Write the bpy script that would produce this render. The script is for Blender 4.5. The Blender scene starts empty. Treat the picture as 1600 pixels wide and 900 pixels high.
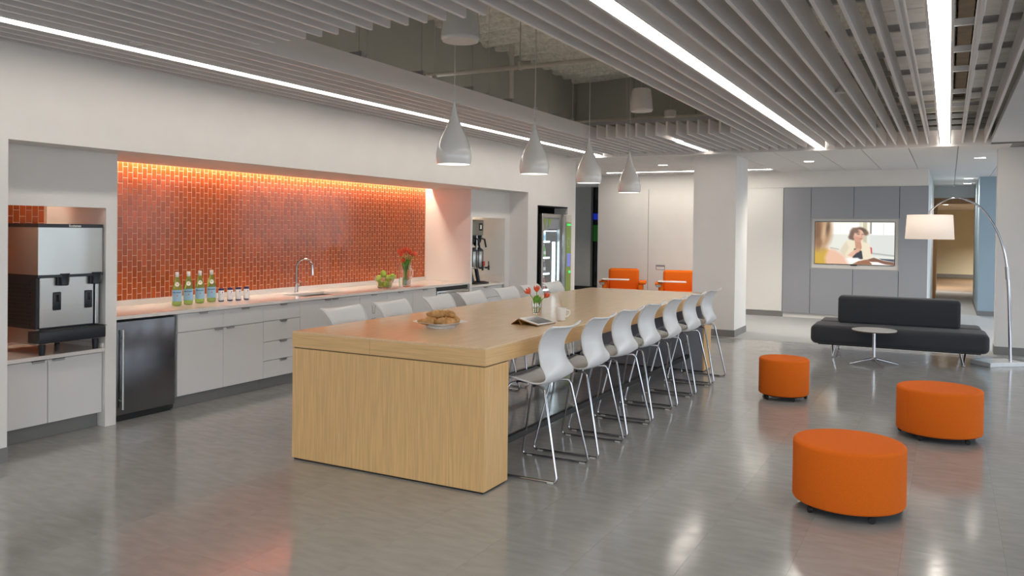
import bpy, bmesh, math, random
from mathutils import Vector, Matrix
import numpy as np

random.seed(7)
PI = math.pi
scene = bpy.context.scene
C = scene.collection

# ------------------------------------------------------------------ camera
cd = bpy.data.cameras.new('camera')
cam = bpy.data.objects.new('camera', cd)
C.objects.link(cam)
R_ = Vector((0.88218093, 0.47074503, 0.01248669))
U_ = Vector((-0.01692084, 0.00518859, 0.99984337))
F_ = Vector((-0.47060651, 0.88225404, -0.01254267))
cam.matrix_world = Matrix(((R_.x, U_.x, -F_.x, 0), (R_.y, U_.y, -F_.y, 0), (R_.z, U_.z, -F_.z, 1.64), (0, 0, 0, 1)))
cd.sensor_fit = 'HORIZONTAL'
cd.sensor_width = 36.0
cd.lens = 1278.87 / 1600 * 36.0
cd.shift_y = -(450 - 375.16) / 1600
cd.clip_start = 0.05
cd.clip_end = 200
scene.camera = cam

# ------------------------------------------------------------------ world and exposure
w = bpy.data.worlds.new('daylight')
scene.world = w
w.use_nodes = True
bg = w.node_tree.nodes['Background']
bg.inputs[0].default_value = (0.80, 0.90, 1.0, 1)
bg.inputs[1].default_value = 2.3
vs = scene.view_settings
vs.view_transform = 'Standard'
vs.look = 'None'
vs.exposure = 0.38
vs.gamma = 1.0
vs.use_curve_mapping = False
STRIP = 9.5        # radiance of the linear ceiling lights
UP_FILL = 2.2            # uplight sheet added on their tops to brighten the plenum
COVE = 60.0         # LED strip above the tile wall


# ------------------------------------------------------------------ helpers
def lin(r, g, b):
    def f(c):
        c /= 255.0
        return c / 12.92 if c <= 0.04045 else ((c + 0.055) / 1.055) ** 2.4
    return (f(r), f(g), f(b))


M = {}


def mat(name, col, rough=0.5, metal=0.0, spec=0.5, var=0.0, vscale=8.0, vstretch=(1, 1, 1), bump=0.0, bscale=200.0,
        bstretch=(1, 1, 1), emit=0.0, ecol=None, trans=0.0, ior=1.45, coat=0.0, rnd=0.0, rvar=0.0, alpha=1.0, sheen=0.0,
        dist=0.02, detail=4.0):
    m = bpy.data.materials.new(name)
    m.use_nodes = True
    nt = m.node_tree
    N = nt.nodes
    L = nt.links
    b = N['Principled BSDF']
    b.inputs['Base Color'].default_value = (*col, 1)
    b.inputs['Roughness'].default_value = rough
    b.inputs['Metallic'].default_value = metal
    b.inputs['Specular IOR Level'].default_value = spec
    b.inputs['IOR'].default_value = ior
    b.inputs['Transmission Weight'].default_value = trans
    b.inputs['Coat Weight'].default_value = coat
    b.inputs['Coat Roughness'].default_value = 0.06
    b.inputs['Alpha'].default_value = alpha
    b.inputs['Sheen Weight'].default_value = sheen
    if emit:
        b.inputs['Emission Color'].default_value = (*(ecol or col), 1)
        b.inputs['Emission Strength'].default_value = emit
    tc = N.new('ShaderNodeTexCoord')
    if var or rvar or rnd:
        mp = N.new('ShaderNodeMapping')
        mp.inputs['Scale'].default_value = vstretch
        L.new(tc.outputs['Object'], mp.inputs['Vector'])
        no = N.new('ShaderNodeTexNoise')
        no.inputs['Scale'].default_value = vscale
        no.inputs['Detail'].default_value = detail
        L.new(mp.outputs[0], no.inputs['Vector'])
        val = no.outputs['Fac']
        if rnd:
            oi = N.new('ShaderNodeObjectInfo')
            ge = N.new('ShaderNodeNewGeometry')
            ad = N.new('ShaderNodeMath')
            ad.operation = 'ADD'
            L.new(oi.outputs['Random'], ad.inputs[0])
            L.new(ge.outputs['Random Per Island'], ad.inputs[1])
            fr = N.new('ShaderNodeMath')
            fr.operation = 'FRACT'
            L.new(ad.outputs[0], fr.inputs[0])
        mr = N.new('ShaderNodeMapRange')
        mr.inputs['From Min'].default_value = 0.3
        mr.inputs['From Max'].default_value = 0.7
        mr.inputs['To Min'].default_value = 1 - var
        mr.inputs['To Max'].default_value = 1 + var
        L.new(val, mr.inputs['Value'])
        mul = mr.outputs[0]
        if rnd:
            m2 = N.new('ShaderNodeMapRange')
            m2.inputs['To Min'].default_value = 1 - rnd
            m2.inputs['To Max'].default_value = 1 + rnd
            L.new(fr.outputs[0], m2.inputs['Value'])
            mm = N.new('ShaderNodeMath')
            mm.operation = 'MULTIPLY'
            L.new(mul, mm.inputs[0])
            L.new(m2.outputs[0], mm.inputs[1])
            mul = mm.outputs[0]
        vm = N.new('ShaderNodeVectorMath')
        vm.operation = 'SCALE'
        vm.inputs[0].default_value = col
        L.new(mul, vm.inputs['Scale'])
        L.new(vm.outputs[0], b.inputs['Base Color'])
        if rvar:
            m3 = N.new('ShaderNodeMapRange')
            m3.inputs['From Min'].default_value = 0.3
            m3.inputs['From Max'].default_value = 0.7
            m3.inputs['To Min'].default_value = max(0.02, rough - rvar)
            m3.inputs['To Max'].default_value = rough + rvar
            L.new(val, m3.inputs['Value'])
            L.new(m3.outputs[0], b.inputs['Roughness'])
    if bump:
        mp2 = N.new('ShaderNodeMapping')
        mp2.inputs['Scale'].default_value = bstretch
        L.new(tc.outputs['Object'], mp2.inputs['Vector'])
        n2 = N.new('ShaderNodeTexNoise')
        n2.inputs['Scale'].default_value = bscale
        n2.inputs['Detail'].default_value = 3
        L.new(mp2.outputs[0], n2.inputs['Vector'])
        bp = N.new('ShaderNodeBump')
        bp.inputs['Strength'].default_value = bump
        bp.inputs['Distance'].default_value = dist
        L.new(n2.outputs['Fac'], bp.inputs['Height'])
        L.new(bp.outputs['Normal'], b.inputs['Normal'])
    M[name] = m
    return m


class MB:
    """collects faces and links them as one mesh object"""

    def __init__(self):
        self.v = []
        self.f = []

    def add(self, vs_, fs):
        o = len(self.v)
        self.v += [tuple(p) for p in vs_]
        self.f += [tuple(i + o for i in q) for q in fs]
        return self

    def box(self, x0, x1, y0, y1, z0, z1):
        v = [(x, y, z) for z in (z0, z1) for y in (y0, y1) for x in (x0, x1)]
        return self.add(v, [(0, 2, 3, 1), (4, 5, 7, 6), (0, 1, 5, 4), (2, 6, 7, 3), (0, 4, 6, 2), (1, 3, 7, 5)])

    def rbox(self, x0, x1, y0, y1, z0, z1, r=0.01, seg=2):
        bm = bmesh.new()
        bmesh.ops.create_cube(bm, size=1)
        for p in bm.verts:
            p.co = Vector(((x0 + x1) / 2 + p.co.x * (x1 - x0), (y0 + y1) / 2 + p.co.y * (y1 - y0),
                           (z0 + z1) / 2 + p.co.z * (z1 - z0)))
        bmesh.ops.bevel(bm, geom=bm.edges[:], offset=r, segments=seg, profile=0.5, affect='EDGES')
        bm.verts.index_update()
        self.add([p.co[:] for p in bm.verts], [[q.index for q in f.verts] for f in bm.faces])
        bm.free()
        return self

    def tube(self, pts, r, n=8, closed=False):
        pts = [Vector(p) for p in pts]
        k = len(pts)
        rr = r if isinstance(r, (list, tuple)) else [r] * k
        t0 = (pts[1] - pts[0]).normalized()
        up = Vector((0, 0, 1)) if abs(t0.z) < 0.9 else Vector((1, 0, 0))
        nrm = (up - t0 * up.dot(t0)).normalized()
        vs_ = []
        for i in range(k):
            if closed:
                t = (pts[(i + 1) % k] - pts[i - 1]).normalized()
            else:
                t = (pts[min(i + 1, k - 1)] - pts[max(i - 1, 0)]).normalized()
            nrm = (nrm - t * nrm.dot(t)).normalized()
            bi = t.cross(nrm)
            for j in range(n):
                a = 2 * PI * j / n
                vs_.append(pts[i] + (nrm * math.cos(a) + bi * math.sin(a)) * rr[i])
        fs = []
        for i in range(k if closed else k - 1):
            a = i * n
            b = ((i + 1) % k) * n
            for j in range(n):
                fs.append((a + j, a + (j + 1) % n, b + (j + 1) % n, b + j))
        if not closed:
            fs.append(tuple(range(n))[::-1])
            fs.append(tuple((k - 1) * n + j for j in range(n)))
        return self.add(vs_, fs)

    def lathe(self, prof, n=24, c=(0, 0, 0), cap=False):
        vs_ = []
        for (r, z) in prof:
            for j in range(n):
                a = 2 * PI * j / n
                vs_.append((c[0] + r * math.cos(a), c[1] + r * math.sin(a), c[2] + z))
        fs = []
        for i in range(len(prof) - 1):
            for j in range(n):
                fs.append((i * n + j, i * n + (j + 1) % n, (i + 1) * n + (j + 1) % n, (i + 1) * n + j))
        if cap:
            fs.append(tuple(range(n))[::-1])
            o = (len(prof) - 1) * n
            fs.append(tuple(o + j for j in range(n)))
        return self.add(vs_, fs)

    def cyl(self, c, r, z0, z1, n=20):
        return self.lathe([(r, z0), (r, z1)], n, c, True)

    def prism(self, poly, d0, d1, axis='z'):
        n = len(poly)

        def P(a, b, d):
            return (a, b, d) if axis == 'z' else ((d, a, b) if axis == 'x' else (a, d, b))
        v = [P(a, b, d0) for a, b in poly] + [P(a, b, d1) for a, b in poly]
        fs = [tuple(range(n))[::-1], tuple(range(n, 2 * n))]
        fs += [(i, (i + 1) % n, n + (i + 1) % n, n + i) for i in range(n)]
        return self.add(v, fs)

    def grid(self, fn, nu, nv):
        v = [fn(i / nu, j / nv) for i in range(nu + 1) for j in range(nv + 1)]
        fs = [(i * (nv + 1) + j, (i + 1) * (nv + 1) + j, (i + 1) * (nv + 1) + j + 1, i * (nv + 1) + j + 1)
              for i in range(nu) for j in range(nv)]
        return self.add(v, fs)

    def sphere(self, c, r, nu=14, nv=9, sq=(1, 1, 1)):
        prof = [(max(1e-4, math.sin(PI * i / nv)), -math.cos(PI * i / nv)) for i in range(nv + 1)]
        s = MB().lathe(prof, nu)
        return self.add([(c[0] + p[0] * r * sq[0], c[1] + p[1] * r * sq[1], c[2] + p[2] * r * sq[2]) for p in s.v], s.f)

    def xf(self, mtx):
        self.v = [tuple(mtx @ Vector(p)) for p in self.v]
        return self

    def mesh(self, name, m, smooth=None):
        me = bpy.data.meshes.new(name)
        me.from_pydata(self.v, [], self.f)
        me.validate()
        bm = bmesh.new()
        bm.from_mesh(me)
        bmesh.ops.recalc_face_normals(bm, faces=bm.faces[:])
        bm.to_mesh(me)
        bm.free()
        me.materials.append(M[m] if isinstance(m, str) else m)
        if smooth:
            me.shade_smooth()
            me.set_sharp_from_angle(angle=math.radians(smooth))
        return me

    def build(self, name, m, parent=None, smooth=None, loc=None):
        return place(name, self.mesh(name, m, smooth), parent, loc)


def place(name, me, parent=None, loc=None):
    o = bpy.data.objects.new(name, me)
    C.objects.link(o)
    if parent:
        o.parent = parent
    if loc is not None:
        o.location = loc
    return o


def tag(o, label, cat, group=None):
    o['label'] = label
    o['category'] = cat
    if group:
        o['group'] = group
    return o


def thing(name, label, cat, loc=(0, 0, 0), rz=0.0, group=None):
    o = bpy.data.objects.new(name, None)
    C.objects.link(o)
    o.location = loc
    o.rotation_euler = (0, 0, rz)
    o.empty_display_size = 0.1
    return tag(o, label, cat, group)


def struct(o, label=None):
    o['kind'] = 'structure'
    if label:
        o['label'] = label
    return o


def dup(root, loc, rz=None, label=None, group=None):
    r = root.copy()
    C.objects.link(r)
    r.location = loc
    if rz is not None:
        r.rotation_euler = (0, 0, rz)
    if label:
        r['label'] = label
    if group:
        r['group'] = group
    for ch in list(root.children):
        c = ch.copy()
        C.objects.link(c)
        c.parent = r
        for g in list(ch.children):
            d = g.copy()
            C.objects.link(d)
            d.parent = c
    return r


def solid(o, t, off=0.0):
    s = o.modifiers.new('thickness', 'SOLIDIFY')
    s.thickness = t
    s.offset = off
    return o


def text_mesh(body, size, depth=0.001, bold=0.0):
    cu = bpy.data.curves.new('txt', 'FONT')
    cu.body = body
    cu.size = size
    cu.extrude = depth
    cu.offset = bold
    cu.align_x = 'CENTER'
    cu.align_y = 'CENTER'
    cu.resolution_u = 3
    ob = bpy.data.objects.new('txt', cu)
    me = bpy.data.meshes.new_from_object(ob)
    bpy.data.objects.remove(ob)
    return me


def text(body, size, name, m, parent, fn, bold=0.0):
    """lettering: fn maps a flat (x, y, z) to its place on the surface"""
    me = text_mesh(body, size, 0.0006, bold)
    for p in me.vertices:
        p.co = Vector(fn(p.co.x, p.co.y, p.co.z))
    me.materials.clear()
    me.materials.append(M[m])
    me.name = name
    return place(name, me, parent)


def bez(p0, p1, p2, p3, n=12):
    out = []
    for i in range(n + 1):
        t = i / n
        a = (1 - t) ** 3
        b = 3 * (1 - t) ** 2 * t
        c = 3 * (1 - t) * t * t
        d = t ** 3
        out.append(tuple(a * p0[k] + b * p1[k] + c * p2[k] + d * p3[k] for k in range(3)))
    return out


def fillet(pts, r, n=4):
    """round the corners of a polyline"""
    P = [Vector(p) for p in pts]
    out = [P[0]]
    for i in range(1, len(P) - 1):
        a = (P[i - 1] - P[i])
        b = (P[i + 1] - P[i])
        d = min(r, a.length * 0.45, b.length * 0.45)
        s = P[i] + a.normalized() * d
        e = P[i] + b.normalized() * d
        for k in range(n + 1):
            t = k / n
            out.append(s * (1 - t) ** 2 + P[i] * 2 * t * (1 - t) + e * t * t)
    out.append(P[-1])
    return out


def catmull(pts, n=6):
    P = [Vector(p) for p in pts]
    out = []
    for i in range(len(P) - 1):
        p0 = P[max(i - 1, 0)]
        p1 = P[i]
        p2 = P[i + 1]
        p3 = P[min(i + 2, len(P) - 1)]
        for k in range(n):
            t = k / n
            out.append(0.5 * ((2 * p1) + (p2 - p0) * t + (2 * p0 - 5 * p1 + 4 * p2 - p3) * t * t +
                              (3 * p1 - p0 - 3 * p2 + p3) * t ** 3))
    out.append(P[-1])
    return out


# ------------------------------------------------------------------ materials
mat('wall_white', (0.80, 0.775, 0.745), 0.55, var=0.02, vscale=3, bump=0.05, bscale=300, dist=0.002)
mat('wall_cool', (0.66, 0.68, 0.70), 0.5, var=0.02, vscale=3)
mat('board_gloss', (0.80, 0.79, 0.76), 0.08, var=0.01, vscale=2)
mat('wall_grey', (0.36, 0.36, 0.35), 0.6, var=0.04, vscale=3)
mat('drywall_raw', (0.42, 0.41, 0.36), 0.75, var=0.05, vscale=2.5, bump=0.05, bscale=120)
mat('fireproofing', (0.62, 0.60, 0.52), 0.95, var=0.18, vscale=18, bump=0.6, bscale=35, dist=0.03)
mat('pipe_paint', (0.55, 0.52, 0.46), 0.5, var=0.05, vscale=10)
mat('duct_wrap', (0.50, 0.485, 0.46), 0.55, var=0.12, vscale=5, bump=0.4, bscale=9, dist=0.05)
mat('steel_beam', (0.16, 0.115, 0.07), 0.8, var=0.2, vscale=6)
mat('slat_grey', (0.78, 0.755, 0.75), 0.45, var=0.02, vscale=4, vstretch=(1, 0.05, 1))
mat('rail_grey', (0.34, 0.34, 0.35), 0.45, var=0.03, vscale=6)
mat('ceil_panel', (0.70, 0.69, 0.68), 0.8, var=0.03, vscale=60, bump=0.1, bscale=300, dist=0.003)
mat('base_grey', (0.21, 0.205, 0.20), 0.5, var=0.04, vscale=5)
mat('floor_dark', (0.05, 0.05, 0.05), 0.5, var=0.05)
mat('floor_stone', (0.325, 0.325, 0.32), 0.135, spec=0.75, var=0.09, vscale=3.0, vstretch=(1.6, 5, 1), bump=0.03, bscale=70,
    bstretch=(0.6, 2, 1), dist=0.004, rnd=0.045, rvar=0.05, detail=9)
mat('carpet', (0.38, 0.385, 0.39), 0.95, var=0.45, vscale=120, bump=0.6, bscale=300, dist=0.01)
mat('carpet_brown', (0.13, 0.085, 0.05), 0.6, var=0.2, vscale=10)
mat('tile_orange', (0.43, 0.090, 0.022), 0.12, spec=0.35, var=0.06, vscale=20, bump=0.03, bscale=25, rnd=0.16, dist=0.01)
mat('grout', (0.86, 0.62, 0.46), 0.8, var=0.05)
mat('quartz', (0.80, 0.75, 0.70), 0.10, var=0.04, vscale=90)
mat('cab_white', (0.72, 0.71, 0.70), 0.22, var=0.01, vscale=2)
mat('steel', (0.42, 0.41, 0.40), 0.28, 1.0, var=0.05, vscale=6, vstretch=(30, 30, 0.5), bump=0.03, bscale=40, bstretch=(20, 20, 0.3), dist=0.003)
mat('steel_dark', (0.20, 0.205, 0.22), 0.26, 1.0, var=0.06, vscale=5, vstretch=(25, 25, 0.5))
mat('steel_bright', (0.46, 0.455, 0.43), 0.30, 1.0, var=0.03, vscale=5)
mat('chrome', (0.50, 0.50, 0.52), 0.09, 1.0, var=0.01)
mat('black_plastic', (0.016, 0.020, 0.027), 0.35, var=0.1, vscale=20)
mat('black_gloss', (0.006, 0.006, 0.007), 0.12, var=0.05)
mat('dark_metal', (0.012, 0.012, 0.012), 0.45, var=0.1)
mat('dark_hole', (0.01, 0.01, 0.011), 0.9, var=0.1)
mat('rubber', (0.012, 0.012, 0.013), 0.7, var=0.1)
mat('oak', (0.71, 0.445, 0.195), 0.32, var=0.13, vscale=5, vstretch=(22, 22, 0.7), bump=0.05, bscale=20, bstretch=(20, 20, 0.5), dist=0.002, detail=7)
mat('oak_top', (0.74, 0.53, 0.315), 0.20, var=0.10, vscale=5, vstretch=(22, 0.7, 22), bump=0.02, bscale=20, bstretch=(20, 0.5, 20), dist=0.002, detail=7)
mat('oak_band', (0.69, 0.44, 0.20), 0.30, var=0.11, vscale=5, vstretch=(0.7, 0.7, 26), detail=7)
mat('laminate_grey', (0.30, 0.30, 0.33), 0.35, var=0.02, vscale=3)
mat('shell_white', (0.74, 0.74, 0.74), 0.30, var=0.01, vscale=4)
mat('felt_orange', (0.74, 0.145, 0.010), 0.85, spec=0.2, var=0.10, vscale=260, bump=0.35, bscale=420, dist=0.004)
mat('felt_charcoal', (0.033, 0.035, 0.042), 0.9, var=0.35, vscale=260, bump=0.4, bscale=420, sheen=0.15, dist=0.004)
mat('panel_grey', (0.32, 0.33, 0.36), 0.42, var=0.02, vscale=2)
mat('panel_blue', (0.33, 0.42, 0.48), 0.5, var=0.02, vscale=2)
mat('wall_warm', (0.72, 0.66, 0.50), 0.6, var=0.02, vscale=2)
mat('wood_door', (0.30, 0.15, 0.055), 0.4, var=0.15, vscale=5, vstretch=(20, 20, 0.7))
mat('lacquer', (0.70, 0.69, 0.675), 0.30, coat=1.0, var=0.01, vscale=3)
mat('marble', (0.78, 0.78, 0.78), 0.15, var=0.10, vscale=7, detail=8)
mat('linen', (0.80, 0.72, 0.64), 0.8, var=0.08, vscale=90, bump=0.2, bscale=300, emit=0.38, ecol=(1.0, 0.80, 0.66), dist=0.003)
mat('strip_glow', (0.9, 0.9, 0.9), 0.5, emit=STRIP, ecol=(1.0, 0.925, 0.825))
mat('plenum_fill_glow', (0.9, 0.9, 0.9), 0.5, emit=UP_FILL, ecol=(1.0, 0.95, 0.88))
mat('cove_glow', (0.9, 0.8, 0.7), 0.5, emit=COVE, ecol=(1.0, 0.79, 0.60))
mat('down_glow', (0.9, 0.9, 0.9), 0.5, emit=22, ecol=(1.0, 0.93, 0.82))
mat('pendant_glow', (0.9, 0.9, 0.9), 0.5, emit=2.2, ecol=(1.0, 0.97, 0.92))
mat('vend_glow', (0.9, 0.95, 1.0), 0.5, emit=3.0, ecol=(0.72, 0.92, 1.0))
mat('vend_back', (0.62, 0.70, 0.72), 0.5, var=0.05)
mat('glass', (1, 1, 1), 0.0, trans=1.0, ior=1.45, spec=0.5)
mat('glass_pane', (1, 1, 1), 0.02, ior=1.45, alpha=0.12)
mat('glass_dark', (0.006, 0.007, 0.009), 0.05, var=0.1)
mat('glow_blue', (0.01, 0.02, 0.15), 0.5, emit=0.2, ecol=(0.01, 0.05, 0.9))
mat('glow_green', (0.01, 0.06, 0.01), 0.5, emit=0.03, ecol=(0.02, 0.7, 0.03))
mat('water', (0.86, 0.95, 0.80), 0.0, trans=1.0, ior=1.33)
mat('glass_green', (0.42, 0.62, 0.16), 0.05, trans=0.75, ior=1.4, var=0.05)
mat('label_blue', (0.30, 0.52, 0.68), 0.5, var=0.06, vscale=60)
mat('label_white', (0.82, 0.80, 0.76), 0.5, var=0.03)
mat('ink_blue', (0.02, 0.05, 0.20), 0.5, var=0.05)
mat('ink_red', (0.70, 0.06, 0.04), 0.5, var=0.05)
mat('can_white', (0.80, 0.79, 0.80), 0.25, var=0.03)
mat('can_navy', (0.02, 0.02, 0.11), 0.3, var=0.05)
mat('foil', (0.62, 0.66, 0.66), 0.3, 0.4, var=0.05)
mat('lime', (0.33, 0.47, 0.05), 0.35, var=0.15, vscale=30, bump=0.1, bscale=120, dist=0.003)
mat('petal', (0.80, 0.115, 0.045), 0.5, var=0.15, vscale=30)
mat('stem_green', (0.20, 0.36, 0.05), 0.5, var=0.12, vscale=20)
mat('leaf_green', (0.13, 0.32, 0.035), 0.45, var=0.15, vscale=20)
mat('china', (0.82, 0.81, 0.79), 0.12, var=0.01)
mat('crust', (0.56, 0.29, 0.10), 0.45, var=0.40, vscale=20, vstretch=(1, 1, 1), bump=0.5, bscale=60, dist=0.006)
mat('leather_tan', (0.36, 0.17, 0.045), 0.5, var=0.12, vscale=40)
mat('screen_off', (0.16, 0.17, 0.18), 0.06, var=0.03)
mat('green_panel', (0.25, 0.38, 0.07), 0.3, var=0.08, vscale=6)
mat('green_light', (0.05, 0.6, 0.15), 0.5, emit=0.6, ecol=(0.05, 0.8, 0.2))
mat('lcd', (0.1, 0.12, 0.4), 0.3, emit=0.35, ecol=(0.25, 0.28, 0.75))
mat('bottle_a', (0.55, 0.70, 0.80), 0.15, var=0.2, vscale=40)
mat('bottle_b', (0.12, 0.42, 0.08), 0.15, var=0.2, vscale=40)
mat('bottle_c', (0.07, 0.06, 0.10), 0.15, var=0.2, vscale=40)
mat('bottle_d', (0.40, 0.05, 0.04), 0.15, var=0.2, vscale=40)
mat('coffee_beige', (0.26, 0.245, 0.20), 0.35, 0.3, var=0.04)
mat('cable_dark', (0.02, 0.02, 0.02), 0.5, var=0.1)
mat('wire', (0.55, 0.54, 0.50), 0.5, var=0.05)


def screen_material():
    m = bpy.data.materials.new('screen_picture')
    m.use_nodes = True
    nt = m.node_tree
    b = nt.nodes['Principled BSDF']
    at = nt.nodes.new('ShaderNodeAttribute')
    at.attribute_name = 'picture'
    b.inputs['Base Color'].default_value = (0.02, 0.02, 0.02, 1)
    b.inputs['Roughness'].default_value = 0.2
    nt.links.new(at.outputs['Color'], b.inputs['Emission Color'])
    b.inputs['Emission Strength'].default_value = 0.8
    M['screen_picture'] = m


screen_material()

# ================================================================== THE SETTING
# ------------------------------------------------------------------ floors
floor = struct(MB().box(-12, 7, -5, 12.83, -0.12, -0.005).build('floor', 'floor_dark'),
               'glossy grey stone-look tile floor')
TX, TY, T0X, T0Y = 0.47, 0.93, -2.07, 3.79
tm = MB().box(0.0003, TX - 0.0003, 0.0003, TY - 0.0003, -0.006, 0.0).mesh('floor_tile', 'floor_stone')
for i in range(-9, 9):
    for j in range(-3, 10):
        x = T0X + i * TX
        y = T0Y + j * TY
        if y + TY > 12.83:
            continue
        place('floor_tile', tm, floor, (x, y, 0))
rest = MB()
rest.box(-12, T0X - 9 * TX, -5, 12.83, -0.006, -0.0005).box(T0X + 9 * TX, 7, -5, 12.83, -0.006, -0.0005)
rest.box(T0X - 9 * TX, T0X + 9 * TX, -5, T0Y - 3 * TY, -0.006, -0.0005)
rest.box(T0X - 9 * TX, T0X + 9 * TX, T0Y + 9 * TY, 12.83, -0.006, -0.0005)
rest.build('floor_border', 'floor_stone', floor)
struct(MB().box(-60, 60, -60, -5, -0.3, -0.13).box(7, 60, -5, 60, -0.3, -0.13).build('floor_bounce_stop', 'floor_dark'), 'unseen dark ground added outside to cut light on the slats')  # dark ground added out of view so less light bounces onto the slats
struct(MB().box(-12, 7, 12.85, 27, -0.12, 0.0).build('floor_lounge', 'carpet'), 'light grey carpet beyond the column')
struct(MB().box(-12, 7, 27, 40, -0.12, 0.0).build('floor_hall', 'carpet_brown'), 'brown floor of the room beyond the hall')
struct(MB().box(-12, 7, 12.83, 12.85, -0.12, 0.001).build('trim_1', 'steel'), 'thin metal strip between tile floor and carpet')

# ------------------------------------------------------------------ left wall with its niches
XW, XP, XT = -5.70, -6.02, -6.80
ZS = 2.22
wl = MB()
wl.box(-5.95, XW, -5, 3.33, 0, 2.92)
wl.box(-5.95, XW, 3.33, 11.2, ZS, 2.92)
wl.box(-5.95, XW, 11.2, 11.53, 0, 2.92)
wl.box(-5.95, XW, 11.53, 12.68, 2.03, 2.92)
wl.box(-5.95, XW, 12.68, 13.0, 0, 2.92)
wl.box(-6.70, -5.95, 3.23, 11.3, ZS, ZS + 0.10)          # soffit
wl.box(-6.95, -5.95, 3.13, 3.33, 0, 2.4)
wl.box(-6.95, -5.95, 11.2, 11.4, 0, 2.4)
wl.box(-6.95, XT - 0.014, 3.33, 11.2, 0, 2.5)            # back of the niches
wl.box(-6.80, -6.70, 3.33, 11.2, ZS + 0.14, ZS + 0.20)   # top of the light slot
wall_left = struct(wl.build('wall_left', 'wall_white'), 'white plaster wall with long kitchen niche')
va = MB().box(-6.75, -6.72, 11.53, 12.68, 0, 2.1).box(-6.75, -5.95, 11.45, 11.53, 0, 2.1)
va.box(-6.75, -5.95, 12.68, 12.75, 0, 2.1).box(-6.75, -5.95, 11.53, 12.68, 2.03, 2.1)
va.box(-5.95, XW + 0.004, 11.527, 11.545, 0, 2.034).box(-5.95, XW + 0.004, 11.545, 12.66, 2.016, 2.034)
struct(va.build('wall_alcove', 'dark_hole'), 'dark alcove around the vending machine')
pl = MB()
pl.box(XT, XP, 4.30, 4.40, 0, ZS)
pl.box(XP - 0.04, XP, 3.33, 4.30, 1.775, ZS)
struct(pl.build('wall_partition_left', 'wall_white'), 'white partition and panel around the ice machine niche')
pr = MB()
pr.box(XT, XP, 10.03, 10.08, 0, ZS)
pr.box(XP - 0.04, XP, 10.08, 11.2, 1.815, ZS)
pr.box(XT, XP, 11.05, 11.2, 0, 1.815)
struct(pr.build('wall_partition_right', 'wall_white'), 'white partition and panel around the coffee niche')
bl = MB().box(XW, XW + 0.012, -5, 3.33, 0, 0.10).box(XW, XW + 0.012, 11.2, 11.53, 0, 0.1)
bl.box(XW, XW + 0.012, 12.68, 13.012, 0, 0.1).box(-5.95, XW + 0.012, 13.0, 13.012, 0, 0.1)
struct(bl.build('baseboard_left', 'base_grey'), 'grey rubber baseboard of left wall')

# tile field behind the counter -------------------------------------------------
wt = struct(MB().box(XT - 0.014, XT - 0.002, 4.40, 10.03, 0.885, ZS + 0.14).build('wall_tile', 'grout'),
            'wall of upright orange glazed tiles')
PX, PZ = 0.0525, 0.1045
G = 0.0048


def tile_mb(y0, y1, z0, z1, mb):
    b = 0.002
    v = [(XT - 0.005, y0, z0), (XT - 0.005, y1, z0), (XT - 0.005, y1, z1), (XT - 0.005, y0, z1),
         (XT - 0.0015, y0, z0), (XT - 0.0015, y1, z0), (XT - 0.0015, y1, z1), (XT - 0.0015, y0, z1),
         (XT, y0 + b, z0 + b), (XT, y1 - b, z0 + b), (XT, y1 - b, z1 - b), (XT, y0 + b, z1 - b)]
    f = [(0, 1, 5, 4), (1, 2, 6, 5), (2, 3, 7, 6), (3, 0, 4, 7), (4, 5, 9, 8), (5, 6, 10, 9), (6, 7, 11, 10), (7, 4, 8, 11),
         (8, 9, 10, 11)]
    return mb.add(v, f)


big = MB()
tmesh = {}
count = 0
NC = int((10.03 - 4.40) / PX)
for c in range(NC + 1):
    y0 = 4.40 + c * PX
    y1 = min(y0 + PX - G, 10.03)
    if y1 - y0 < 0.01:
        continue
    z = 0.937 - (PZ / 2 if c % 2 else 0)
    while z < ZS + 0.13:
        z0 = max(z, 0.937)
        z1 = min(z + PZ - G, ZS + 0.13)
        if z1 - z0 > 0.01:
            if y0 > 4.90 and count < 300:
                key = (round(y1 - y0, 4), round(z1 - z0, 4))
                if key not in tmesh:
                    tmesh[key] = tile_mb(0, key[0], 0, key[1], MB()).mesh('wall_tile_piece', 'tile_orange')
                place('tile', tmesh[key], wt, (0, y0, z0))
                count += 1
            else:
                tile_mb(y0, y1, z0, z1, big)
        z += PZ
tb = big.build('tiles', 'tile_orange', wt)
tb['kind'] = 'stuff'
nt_ = MB()
wt2 = struct(MB().box(XT - 0.014, XT - 0.002, 3.33, 4.30, 0.645, 2.36).build('wall_niche', 'grout'),
             'orange tiles behind the ice machine')
for c in range(18):
    y0 = 3.335 + c * PX
    z = 0.66 - (PZ / 2 if c % 2 else 0)
    while z < 2.22:
        tile_mb(y0, y0 + PX - G, max(z, 0.66), z + PZ - G, nt_)
        z += PZ
q = nt_.build('tiles', 'tile_orange', wt2)
q['kind'] = 'stuff'
for (ya, yb, lb) in ((4.42, 10.01, 'warm strip light hidden in slot above the orange tiles'),
                     (3.35, 4.28, 'warm strip light hidden above the ice machine niche'),
                     (10.10, 11.03, 'warm strip light hidden above the coffee niche')):
    cove = thing('cove_light', lb, 'light', (0, 0, 0), 0, 'hidden cove lights of the kitchen wall')
    MB().box(-6.765, -6.735, ya, yb, ZS + 0.112, ZS + 0.128).build('diffuser', 'cove_glow', cove)
    MB().box(-6.770, -6.730, ya, yb, ZS + 0.128, ZS + 0.139).build('channel', 'rail_grey', cove)

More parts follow.
